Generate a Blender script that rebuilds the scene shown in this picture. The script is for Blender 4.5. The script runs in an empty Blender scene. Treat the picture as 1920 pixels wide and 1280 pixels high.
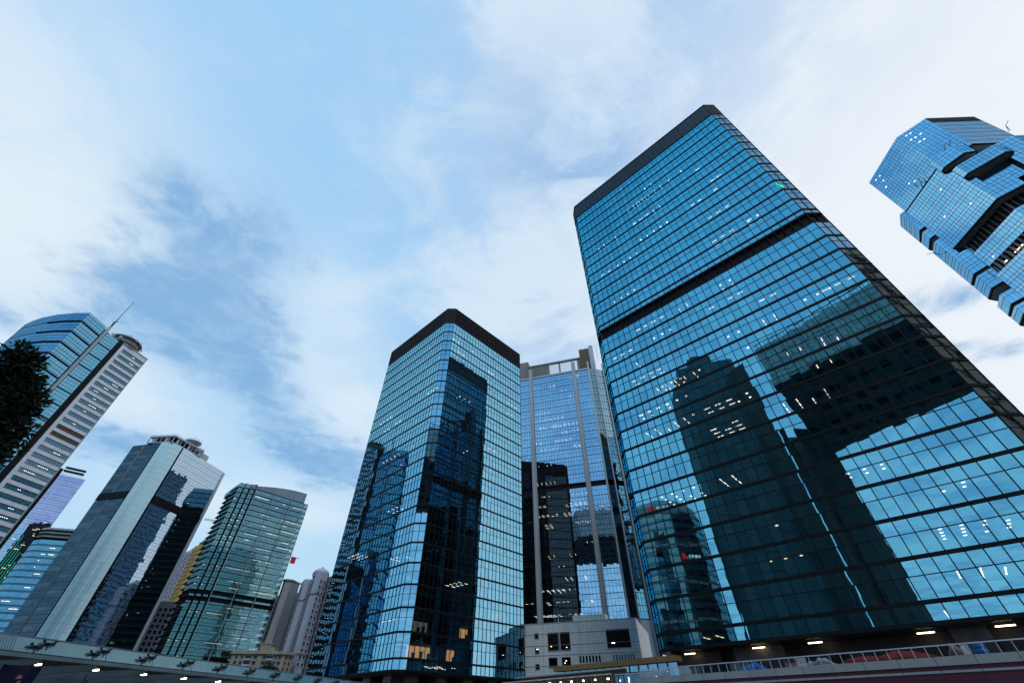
import bpy, math, random
from mathutils import Vector
R = math.radians
scene = bpy.context.scene
col = scene.collection
Z0 = 1.6            # all heights below are measured from eye level, 1.6 m above the street
ORG = {}

# ------------------------------------------------------------------ object helpers
def tag(o, label=None, cat=None, group=None, kind=None):
    if label: o['label'] = label
    if cat: o['category'] = cat
    if group: o['group'] = group
    if kind: o['kind'] = kind
    return o

def thing(name, label, cat, loc, group=None):
    o = bpy.data.objects.new(name, None); col.objects.link(o)
    o.empty_display_size = 1.0
    o.location = (loc[0], loc[1], loc[2] + Z0)
    ORG[o] = Vector(o.location)
    return tag(o, label, cat, group)

class MB:
    def __init__(s): s.v = []; s.f = []; s.m = []
    def face(s, pts, m=0):
        i = len(s.v); s.v += [tuple(p) for p in pts]; s.f.append(tuple(range(i, i + len(pts)))); s.m.append(m)
    def hexa(s, b, t, m=0):
        # b, t: 4 points each, counter-clockwise seen from above
        i = len(s.v); s.v += [tuple(p) for p in b] + [tuple(p) for p in t]
        for q in ((3, 2, 1, 0), (4, 5, 6, 7), (0, 1, 5, 4), (1, 2, 6, 5), (2, 3, 7, 6), (3, 0, 4, 7)):
            s.f.append(tuple(i + k for k in q)); s.m.append(m)
    def box(s, x0, x1, y0, y1, z0, z1, m=0):
        s.hexa([(x0, y0, z0), (x1, y0, z0), (x1, y1, z0), (x0, y1, z0)], [(x0, y0, z1), (x1, y0, z1), (x1, y1, z1), (x0, y1, z1)], m)
    def prism(s, poly, z0, z1, m=0, mt=None, mb=None, caps=True):
        n = len(poly); i = len(s.v)
        s.v += [(p[0], p[1], z0) for p in poly] + [(p[0], p[1], z1) for p in poly]
        for k in range(n):
            j = (k + 1) % n
            s.f.append((i + k, i + j, i + n + j, i + n + k)); s.m.append(m)
        if caps:
            s.f.append(tuple(i + n + k for k in range(n))); s.m.append(m if mt is None else mt)
            s.f.append(tuple(i + n - 1 - k for k in range(n))); s.m.append(m if mb is None else mb)
    def fbox(s, F, s0, s1, z0, z1, d0, d1, m=0):
        # box on a facade frame: along s0..s1, height z0..z1, outward d0..d1
        P, u, n = F
        def q(a, d, z): return (P[0] + u[0] * a + n[0] * d, P[1] + u[1] * a + n[1] * d, z)
        s.hexa([q(s0, d1, z0), q(s1, d1, z0), q(s1, d0, z0), q(s0, d0, z0)], [q(s0, d1, z1), q(s1, d1, z1), q(s1, d0, z1), q(s0, d0, z1)], m)
    def bar(s, a, b, r, m=0, sides=6, r2=None):
        a = Vector(a); b = Vector(b); d = b - a
        if d.length < 1e-6: return
        r2 = r if r2 is None else r2
        d.normalize(); x = d.orthogonal().normalized(); y = d.cross(x)
        i = len(s.v)
        for (c, rr) in ((a, r), (b, r2)):
            for k in range(sides):
                t = 2 * math.pi * k / sides
                s.v.append(tuple(c + x * (rr * math.cos(t)) + y * (rr * math.sin(t))))
        for k in range(sides):
            j = (k + 1) % sides
            s.f.append((i + k, i + j, i + sides + j, i + sides + k)); s.m.append(m)
        s.f.append(tuple(i + sides - 1 - k for k in range(sides))); s.m.append(m)
        s.f.append(tuple(i + sides + k for k in range(sides))); s.m.append(m)
    def lathe(s, c, prof, m=0, n=24):
        i = len(s.v)
        for (r, z) in prof:
            for k in range(n):
                t = 2 * math.pi * k / n
                s.v.append((c[0] + r * math.cos(t), c[1] + r * math.sin(t), z))
        for a in range(len(prof) - 1):
            for k in range(n):
                j = (k + 1) % n
                s.f.append((i + a * n + k, i + a * n + j, i + (a + 1) * n + j, i + (a + 1) * n + k)); s.m.append(m)
    def build(s, name, mats, parent=None, smooth=False):
        me = bpy.data.meshes.new(name)
        o = bpy.data.objects.new(name, me); col.objects.link(o)
        if parent is not None:
            org = ORG[parent]; o.parent = parent
        else:
            org = Vector((0, 0, 0))
            if s.v:
                xs = [p[0] for p in s.v]; ys = [p[1] for p in s.v]; zs = [p[2] for p in s.v]
                org = Vector(((min(xs) + max(xs)) / 2, (min(ys) + max(ys)) / 2, min(zs) + Z0))
            o.location = org
        ORG[o] = org
        me.from_pydata([(p[0] - org.x, p[1] - org.y, p[2] + Z0 - org.z) for p in s.v], [], s.f)
        if not isinstance(mats, (list, tuple)): mats = [mats]
        for mt in mats: me.materials.append(mt)
        me.polygons.foreach_set('material_index', s.m)
        if smooth: me.polygons.foreach_set('use_smooth', [True] * len(s.f))
        me.update()
        return o

def frame(P0, P1):
    dx, dy = P1[0] - P0[0], P1[1] - P0[1]; l = math.hypot(dx, dy)
    u = (dx / l, dy / l)
    return ((P0, u, (u[1], -u[0])), l)

def fpt(F, a, d, z):
    P, u, n = F
    return (P[0] + u[0] * a + n[0] * d, P[1] + u[1] * a + n[1] * d, z)

def inset(poly, d):
    n = len(poly); out = []
    for i in range(n):
        p0, p1, p2 = poly[i - 1], poly[i], poly[(i + 1) % n]
        (F1, _), (F2, _) = frame(p0, p1), frame(p1, p2)
        n1, n2 = F1[2], F2[2]
        k = 1 + n1[0] * n2[0] + n1[1] * n2[1]
        k = max(k, .2)
        out.append((p1[0] - d * (n1[0] + n2[0]) / k, p1[1] - d * (n1[1] + n2[1]) / k))
    return out

# ------------------------------------------------------------------ materials
MATS = {}
class N:
    def __init__(s, tree): s.t = tree
    def __call__(s, typ, ins=None, **kw):
        n = s.t.nodes.new(typ)
        for k, v in kw.items(): setattr(n, k, v)
        for k, v in (ins or {}).items():
            sock = n.inputs[k]
            if isinstance(v, bpy.types.NodeSocket): s.t.links.new(v, sock)
            else: sock.default_value = v
        return n
    def math(s, op, a, b=None, clamp=False):
        n = s('ShaderNodeMath', operation=op, use_clamp=clamp)
        for i, v in enumerate((a, b)):
            if v is None: continue
            if isinstance(v, bpy.types.NodeSocket): s.t.links.new(v, n.inputs[i])
            else: n.inputs[i].default_value = v
        return n.outputs[0]
    def mix(s, f, a, b):
        n = s('ShaderNodeMix', data_type='RGBA')
        for i, v in ((0, f), (6, a), (7, b)):
            if isinstance(v, bpy.types.NodeSocket): s.t.links.new(v, n.inputs[i])
            else: n.inputs[i].default_value = v if i == 0 else (tuple(v) + (1,))[:4]
        return n.outputs[2]
    def ramp(s, f, stops):
        n = s('ShaderNodeMapRange', {0: f, 1: stops[0], 2: stops[1], 3: 0.0, 4: 1.0}, interpolation_type='SMOOTHSTEP')
        return n.outputs[0]

def newmat(name):
    m = bpy.data.materials.new(name); m.use_nodes = True
    t = m.node_tree; t.nodes.clear()
    n = N(t); out = t.nodes.new('ShaderNodeOutputMaterial')
    MATS[name] = m
    return m, n, out, t

def matte(name, c, rough=.6, var=.25, scale=.4, spec=.3, metal=0, streak=True, bump=0):
    m, n, out, t = newmat(name)
    tc = n('ShaderNodeNewGeometry').outputs['Position']
    mp = n('ShaderNodeMapping', {'Vector': tc, 'Scale': (1, 1, .12 if streak else 1)}).outputs[0]
    a = n('ShaderNodeTexNoise', {'Vector': mp, 'Scale': scale, 'Detail': 5.0, 'Roughness': .6}).outputs[0]
    b = n('ShaderNodeTexNoise', {'Vector': tc, 'Scale': scale * 9, 'Detail': 3.0}).outputs[0]
    f = n.math('ADD', n.math('MULTIPLY', a, .7), n.math('MULTIPLY', b, .3))
    f = n.ramp(f, (.3, .7))
    cc = n.mix(f, tuple(x * (1 - var) for x in c), tuple(min(1, x * (1 + var * .6)) for x in c))
    bs = n('ShaderNodeBsdfPrincipled', {'Base Color': cc, 'Roughness': rough, 'Metallic': metal, 'Specular IOR Level': spec})
    if bump:
        bp = n('ShaderNodeBump', {'Height': b, 'Strength': bump, 'Distance': .05}).outputs[0]
        t.links.new(bp, bs.inputs['Normal'])
    t.links.new(bs.outputs[0], out.inputs[0])
    return m

def tiled(name, c, joint, pitch, zp, rough=.5, jw=.03, var=.12):
    # cladding with joints every pitch metres along the wall and zp up it
    m, n, out, t = newmat(name)
    pos = n('ShaderNodeNewGeometry').outputs['Position']
    nrm = n('ShaderNodeNewGeometry').outputs['True Normal']
    xy = n('ShaderNodeSeparateXYZ', {0: pos}); nn = n('ShaderNodeSeparateXYZ', {0: nrm})
    along = n.math('SUBTRACT', n.math('MULTIPLY', xy.outputs[0], nn.outputs[1]), n.math('MULTIPLY', xy.outputs[1], nn.outputs[0]))
    def joint_of(v, p):
        fr = n.math('FRACT', n.math('DIVIDE', v, p))
        d = n.math('MULTIPLY', n.math('MINIMUM', fr, n.math('SUBTRACT', 1.0, fr)), p)
        return n.math('LESS_THAN', d, jw)
    j = n.math('MAXIMUM', joint_of(along, pitch), joint_of(xy.outputs[2], zp))
    cell = n('ShaderNodeCombineXYZ', {0: n.math('FLOOR', n.math('DIVIDE', along, pitch)), 1: n.math('FLOOR', n.math('DIVIDE', xy.outputs[2], zp))}).outputs[0]
    w = n('ShaderNodeTexWhiteNoise', {'Vector': cell}, noise_dimensions='2D').outputs[0]
    nz = n('ShaderNodeTexNoise', {'Vector': n('ShaderNodeMapping', {'Vector': pos, 'Scale': (1, 1, .1)}).outputs[0], 'Scale': .5, 'Detail': 5.0}).outputs[0]
    f = n.math('ADD', n.math('MULTIPLY', w, .4), n.math('MULTIPLY', n.ramp(nz, (.3, .7)), .6))
    cc = n.mix(f, tuple(x * (1 - var) for x in c), tuple(x * (1 + var * .5) for x in c))
    cc = n.mix(j, cc, joint)
    bs = n('ShaderNodeBsdfPrincipled', {'Base Color': cc, 'Roughness': rough, 'Specular IOR Level': .35})
    t.links.new(bs.outputs[0], out.inputs[0])
    return m

def glass(name, t0, t1, see=0.0, wave=.004, wscale=.45, dark=(.006, .012, .016), refl=.92, cellvar=.12):
    # curtain wall glass: a tinted mirror over what is behind it. t0 = tint seen square on, t1 = tint at a glancing angle
    m, n, out, t = newmat(name)
    pos = n('ShaderNodeNewGeometry').outputs['Position']
    nz = n('ShaderNodeTexNoise', {'Vector': pos, 'Scale': wscale, 'Detail': 1.5}).outputs[0]
    bp = n('ShaderNodeBump', {'Height': nz, 'Strength': 1.0, 'Distance': wave / wscale * .6}).outputs[0]
    fac = n('ShaderNodeLayerWeight', {'Blend': .5}).outputs['Facing']
    rnd = n('ShaderNodeNewGeometry').outputs['Random Per Island']
    tint = n.mix(n.ramp(fac, (.05, .7)), t0, t1)
    tint = n.mix(n.math('MULTIPLY', rnd, cellvar), tint, tuple(x * .35 for x in t1))
    gl = n('ShaderNodeBsdfGlossy', {'Color': tint, 'Roughness': 0.0, 'Normal': bp})
    if see:
        back = n('ShaderNodeBsdfTransparent', {'Color': (see, see * 1.02, see, 1)})
        sh = n('ShaderNodeAddShader', {0: gl.outputs[0], 1: back.outputs[0]})
    else:
        back = n('ShaderNodeBsdfDiffuse', {'Color': tuple(dark) + (1,)})
        sh = n('ShaderNodeMixShader', {0: refl, 1: back.outputs[0], 2: gl.outputs[0]})
    t.links.new(sh.outputs[0], out.inputs[0])
    return m

def glow(name, c, strength):
    m, n, out, t = newmat(name)
    pos = n('ShaderNodeNewGeometry').outputs['Position']
    w = n('ShaderNodeTexNoise', {'Vector': pos, 'Scale': 1.3, 'Detail': 1.0}).outputs[0]
    e = n('ShaderNodeEmission', {'Color': tuple(c) + (1,), 'Strength': n.math('MULTIPLY', n.math('ADD', w, .5), strength)})
    t.links.new(e.outputs[0], out.inputs[0])
    m.cycles.emission_sampling = 'NONE'
    return m

M_FRAME = matte('dark_anodised_metal', (.005, .007, .009), .6, .3, .5, .15)
M_LOUVRE = matte('black_louvre_metal', (.007, .008, .011), .6, .3, .6, .12)
M_CAP = matte('blue_black_cap_panel', (.004, .024, .05), .5, .35, .15, .2)
M_SLAB = matte('office_ceiling', (.02, .03, .035), .8, .2, .3)
M_CORE = matte('office_core', (.05, .05, .05), .8, .3, .3)
M_LIGHT = glow('cool_ceiling_light', (1.0, .96, .86), 3.4)
M_WARM = glow('warm_ceiling_light', (1.0, .78, .48), 3.2)
M_WARMDIM = glow('warm_room_glow', (1.0, .55, .25), .9)
G_A = glass('teal_mirror_glass', (.24, .58, .70), (.04, .50, .70), see=.34, wave=.0022, wscale=.45, cellvar=.28)  # glancing tint deepened to paint in the bluer sky mirrored overhead
G_ACH = glass('neutral_corner_glass', (.40, .50, .55), (.36, .48, .54), see=.2, wave=.006, wscale=.6)
G_AD = glass('dark_teal_mirror_glass', (.10, .24, .30), (.05, .24, .34), wave=.0015, wscale=.35)  # darker copy of the teal glass, dim reflections put into its tint
G_B = glass('blue_green_mirror_glass', (.29, .58, .74), (.18, .50, .70), see=.36, wave=.0012, wscale=.35, cellvar=.22)
G_C = glass('blue_mirror_glass', (.36, .58, .76), (.30, .52, .74), see=.36, wave=.0012, wscale=.5)
G_BD = glass('bronze_black_glass', (.06, .07, .075), (.07, .09, .10), wave=.003)
G_CB = glass('browned_strip_glass', (.30, .40, .40), (.32, .42, .42), see=.2, wave=.010, wscale=.5)  # tint browned for the dark surroundings this corner strip mirrors
G_CP = glass('pale_green_glass', (.55, .66, .64), (.5, .62, .60), see=.2, wave=.003, wscale=.5)
G_E = glass('azure_mirror_glass', (.30, .72, .96), (.27, .69, .94), wave=.001)
G_ES = glass('azure_spandrel_glass', (.44, .76, .98), (.40, .72, .96), wave=.001)
G_EP = glass('pale_azure_glass', (.66, .86, 1.0), (.66, .86, 1.0), wave=.001)
G_F = glass('sky_blue_glass', (.15, .40, .58), (.17, .42, .62), wave=.001)
G_FR = glass('ribbon_window_glass', (.08, .17, .23), (.10, .21, .29), wave=.002)
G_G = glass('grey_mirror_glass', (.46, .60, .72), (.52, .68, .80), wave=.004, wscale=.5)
G_GL = glass('darkened_mirror_glass', (.07, .13, .17), (.10, .17, .22), wave=.004, wscale=.5, cellvar=.5)  # left-face copy, tint darkened for the dark buildings it would mirror
G_GP = glass('grey_glass_panel', (.14, .20, .24), (.16, .22, .26), wave=.003, dark=(.06, .08, .09), refl=.6)
G_GC = glass('pale_column_panel', (.60, .78, .82), (.60, .80, .85), wave=.002, dark=(.56, .84, .90), refl=.10, cellvar=.05)
G_H = glass('green_tinted_glass', (.14, .29, .33), (.17, .34, .39), see=.30, wave=.002)
G_HS = glass('green_spandrel_glass', (.22, .42, .47), (.25, .46, .52), wave=.002, dark=(.07, .14, .16), refl=.7)
G_L = glass('violet_glass', (.58, .60, .86), (.62, .64, .92), wave=.0015)
G_M = glass('small_tower_glass', (.16, .42, .58), (.2, .48, .64), wave=.0015)
G_R = glass('round_tower_glass', (.30, .42, .46), (.32, .44, .48), wave=.006, dark=(.1, .13, .14), refl=.6)
G_T = glass('dark_tower_glass', (.16, .24, .28), (.18, .28, .32), wave=.004)
G_WIN = glass('dark_window_glass', (.02, .035, .045), (.03, .05, .065), wave=.002)
M_WHITE = tiled('white_panel_cladding', (.72, .75, .84), (.42, .44, .48), 1.5, 1.17, .4, .02)
M_TILE = tiled('pale_tile_cladding', (.66, .73, .80), (.40, .42, .29), 1.2, .6, .45, .018)
M_STEEL = matte('light_grey_metal', (.42, .47, .51), .45, .15, .5, .4)
M_PIL = matte('grey_aluminium_fin', (.36, .40, .43), .45, .18, .5, .4)
M_BROWN = matte('brown_louvre', (.20, .145, .10), .6, .2, .6)
M_BRONZE = matte('bronze_fascia', (.20, .12, .05), .5, .25, .6)
M_GRANITE = matte('brown_granite', (.085, .072, .068), .4, .4, 1.2, .4, streak=False)
M_GRANITED = matte('dark_granite_wall', (.035, .028, .026), .4, .4, 1.0, .4)
M_SOFFIT = matte('polished_black_soffit', (.012, .012, .013), .12, .2, .5, .6)
M_CONC = matte('weathered_concrete', (.30, .31, .33), .8, .3, .25)
M_DCONC = matte('shaded_concrete', (.05, .12, .16), .8, .25, .2)  # shade and blue skylight put into the concrete's colour
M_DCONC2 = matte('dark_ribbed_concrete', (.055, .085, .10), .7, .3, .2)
M_RES = matte('grey_pink_render', (.46, .44, .50), .8, .25, .25)
M_RES2 = matte('blue_grey_render', (.38, .41, .50), .8, .25, .2)
M_RESD = matte('grey_render_in_shade', (.15, .15, .18), .8, .25, .2)  # darker copy of the grey render, with shade put into its colour
M_YEL = matte('ochre_render', (.46, .30, .10), .8, .2, .25)
M_TEAL = matte('teal_render', (.17, .26, .25), .8, .2, .25)
M_BEIGE = matte('stained_beige_render', (.30, .275, .215), .85, .3, .4)
M_GREEN = matte('green_scaffold_netting', (.03, .22, .12), .9, .4, .4)
M_ASPH = matte('asphalt', (.05, .05, .052), .9, .3, .8, streak=False)
M_PAVE = tiled('paving', (.22, .22, .21), (.12, .12, .12), .6, .6)
M_COPE = tiled('granite_coping', (.27, .29, .30), (.10, .10, .11), 2.6, 3.0, .5, .03)
M_MAROON = tiled('maroon_panel', (.075, .018, .035), (.035, .01, .018), 2.6, 30, .45, .02)
M_RAIL = matte('painted_steel_rail', (.48, .50, .60), .4, .15, .8, .4)
M_TARP = matte('red_tarpaulin', (.34, .035, .02), .55, .5, 1.5, streak=False, bump=.4)
M_BARREL = matte('blue_plastic', (.02, .32, .85), .35, .2, 1.0, .5, streak=False)
M_BLUETARP = matte('blue_tarpaulin', (.02, .20, .70), .5, .5, 1.5, streak=False, bump=.4)
M_SACK = matte('white_plastic_sack', (.55, .58, .60), .5, .4, 3.0, streak=False, bump=.5)
M_PINK = matte('faded_pink_cloth', (.40, .22, .24), .8, .3, 2.0, streak=False)
M_NAVY = matte('navy_banner_cloth', (.004, .008, .055), .7, .2, 1.0)
M_CANOPY = matte('painted_canopy_soffit', (.22, .27, .28), .6, .3, .6)
M_CANDK = matte('rusty_dark_purlin', (.10, .08, .065), .7, .4, 1.0)
M_CANST = matte('grey_canopy_steel', (.22, .28, .33), .5, .2, .6, .4)
M_BLACK = matte('black_cast_steel', (.008, .009, .010), .45, .3, 2.0, .4)
M_TRUNK = matte('bark', (.03, .025, .02), .9, .4, 2.0)
M_LAMP = glow('canopy_lamp_tube', (1.0, .85, .62), 9.0)
M_LAMP.cycles.emission_sampling = 'FRONT'
M_SOFL = glow('soffit_tube', (1.0, .80, .55), 7.0)
M_SOFL.cycles.emission_sampling = 'FRONT'
M_LED = glow('green_led', (.05, 1.0, .70), .7)
M_EXIT = glow('green_sign_glow', (.02, 1.0, .12), 6.0)
M_RED = glow('red_sign_glow', (1.0, .04, .04), .8)
M_WLED = glow('white_sign_glow', (1.0, 1.0, 1.0), .7)

def leafmat():
    m, n, out, t = newmat('dark_leaf')
    rnd = n('ShaderNodeNewGeometry').outputs['Random Per Island']
    c = n.mix(rnd, (.008, .016, .011), (.030, .050, .026))
    bs = n('ShaderNodeBsdfPrincipled', {'Base Color': c, 'Roughness': .7, 'Specular IOR Level': .15})
    t.links.new(bs.outputs[0], out.inputs[0]); return m
M_LEAF = leafmat()

def panel_glass(name, tint, rough):
    m, n, out, t = newmat(name)
    pos = n('ShaderNodeNewGeometry').outputs['Position']
    nz = n('ShaderNodeTexNoise', {'Vector': pos, 'Scale': .9, 'Detail': 4.0}).outputs[0]
    c = n.mix(n.ramp(nz, (.3, .7)), tuple(x * .8 for x in tint), tint)
    d = n('ShaderNodeBsdfDiffuse', {'Color': c}); g = n('ShaderNodeBsdfGlossy', {'Color': (.6, .75, .8, 1), 'Roughness': rough})
    s = n('ShaderNodeMixShader', {0: .22, 1: d.outputs[0], 2: g.outputs[0]})
    t.links.new(s.outputs[0], out.inputs[0]); return m
G_CANOPY = panel_glass('frosted_canopy_glass', (.10, .27, .32), .25)

def clear_glass(name, tr, rf):
    m, n, out, t = newmat(name)
    pos = n('ShaderNodeNewGeometry').outputs['Position']
    nz = n('ShaderNodeTexNoise', {'Vector': pos, 'Scale': .7, 'Detail': 3.0}).outputs[0]
    c = n.mix(n.ramp(nz, (.3, .7)), (tr * .85, tr * .92, tr * .95), (tr, tr, tr))
    a = n('ShaderNodeBsdfTransparent', {'Color': c}); g = n('ShaderNodeBsdfGlossy', {'Color': (rf, rf * 1.05, rf * 1.1, 1), 'Roughness': .02})
    s = n('ShaderNodeAddShader', {0: a.outputs[0], 1: g.outputs[0]})
    t.links.new(s.outputs[0], out.inputs[0]); return m
def translucent(name, d, tr):
    m, n, out, t = newmat(name)
    pos = n('ShaderNodeNewGeometry').outputs['Position']
    nz = n('ShaderNodeTexNoise', {'Vector': pos, 'Scale': .8, 'Detail': 5.0}).outputs[0]
    c = n.mix(n.ramp(nz, (.3, .7)), tuple(x * .6 for x in tr), tr)
    a = n('ShaderNodeBsdfDiffuse', {'Color': tuple(d) + (1,)}); b = n('ShaderNodeBsdfTranslucent', {'Color': c})
    s = n('ShaderNodeMixShader', {0: .5, 1: a.outputs[0], 2: b.outputs[0]})
    t.links.new(s.outputs[0], out.inputs[0]); return m
M_CANROOF = translucent('dusty_translucent_roof_sheet', (.25, .30, .31), (.55, .70, .74))
G_BAL = clear_glass('balustrade_glass', .72, .10)

# ------------------------------------------------------------------ curtain wall builder
rng = random.Random(11)
def panes(mb, F, s0, s1, n, z0, z1, m=0, jit=.0013, d=0.0):
    w = (s1 - s0) / n; h = z1 - z0
    for i in range(n):
        a = rng.gauss(0, jit) * w / 2; b = rng.gauss(0, jit) * h / 2
        x0, x1 = s0 + i * w, s0 + (i + 1) * w
        mb.face([fpt(F, x0, d - a - b, z0), fpt(F, x1, d + a - b, z0), fpt(F, x1, d + a + b, z1), fpt(F, x0, d - a + b, z1)], m)

def curtain(root, P0, P1, n, storeys, gm, fm, split=.6, thick=.38, mull=.09, trans=.06, proud=.07, jit=.0013, part='window_band', sub=True, ends=True, sm=None):
    """One window band per storey along P0->P1; its panes are the band, its mullions and transoms a frame under it."""
    F, l = frame(P0, P1); out = []
    for (z0, z1) in storeys:
        mb = MB(); h = z1 - z0
        if split and h > 2.4:
            zs = z0 + h * split
            panes(mb, F, 0, l, n, z0, zs, 0, jit); panes(mb, F, 0, l, n, zs, z1, 1 if sm else 0, jit)
        else:
            zs = None; panes(mb, F, 0, l, n, z0, z1, 0, jit)
        gms = [gm, sm] if sm else [gm]
        fr = MB() if sub else mb
        fi = 0 if sub else len(gms)
        fr.fbox(F, -.02, l + .02, z0 - thick * .5, z0 + thick * .5, -.1, proud + .05, fi)
        if zs: fr.fbox(F, 0, l, zs - trans / 2, zs + trans / 2, -.03, proud * .6, fi)
        for k in range(n + 1):
            if not ends and k in (0, n): continue
            x = l * k / n
            fr.fbox(F, x - mull / 2, x + mull / 2, z0 + thick * .5, z1 - thick * .5, -.03, proud, fi)
        if sub:
            o = mb.build(part, gms, root); fr.build('frame', fm, o)
        else:
            o = mb.build(part, gms + [fm], root)
        out.append(o)
    return out

def offices(root, poly, storeys, split, faces, p_lit, seed, ins=.45, core=9, busy=(0, 0)):
    """Floor slabs with lit ceiling panels behind the glass, and a dark core."""
    r = random.Random(seed)
    ip = inset(poly, ins)
    for (z0, z1) in storeys:
        mb = MB(); zc = z0 + (z1 - z0) * min(split + .04, .9)
        mb.prism(ip, zc, z1 + .12, 0)
        sl = mb.build('floor_slab', M_SLAB, root)
        for (P0, P1, cols) in faces:
            if r.random() > p_lit: continue
            F, l = frame(P0, P1)
            for _ in range(r.choice((3, 4, 5)) if busy[0] < z0 < busy[1] else r.choice((1, 1, 2, 3))):
                lb = MB(); s0 = r.uniform(.03, .85) * l
                warm = r.random() < .25
                kind = r.random(); nrow = r.choice((1, 1, 2, 3, 4)); ncol = r.choice((1, 2, 2, 3, 4, 5))
                for a in range(ncol):
                    for b in range(nrow):
                        if r.random() < .12: continue
                        s = s0 + a * 1.9; d = -.9 - b * 1.5 - r.uniform(0, .1)
                        if s > l - .8: continue
                        if kind < .35: ww, dd = 1.0, .13
                        elif kind < .72: ww, dd = .34, .34
                        else: ww, dd = .14, 1.0
                        lb.fbox(F, s, s + ww, zc - .10, zc - .05, d - dd, d, 0)
                if lb.f: lb.build('ceiling_light', M_WARM if warm else M_LIGHT, sl)
    cb = MB(); cb.prism(inset(poly, core), storeys[0][0], storeys[-1][1] + .1, 0)
    cb.build('core_wall', M_CORE, root)

def storeys(z, h, n): return [(z + h * k, z + h * (k + 1)) for k in range(n)]

# ------------------------------------------------------------------ camera
cd = bpy.data.cameras.new('camera'); cam = bpy.data.objects.new('camera', cd); col.objects.link(cam)
cam.location = (0, 0, Z0); cam.rotation_euler = (R(90 + 43.0), 0, 0)
cd.sensor_width = 36; cd.lens = 765 / 1920 * 36; cd.clip_end = 12000; cd.clip_start = .1
scene.camera = cam

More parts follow.
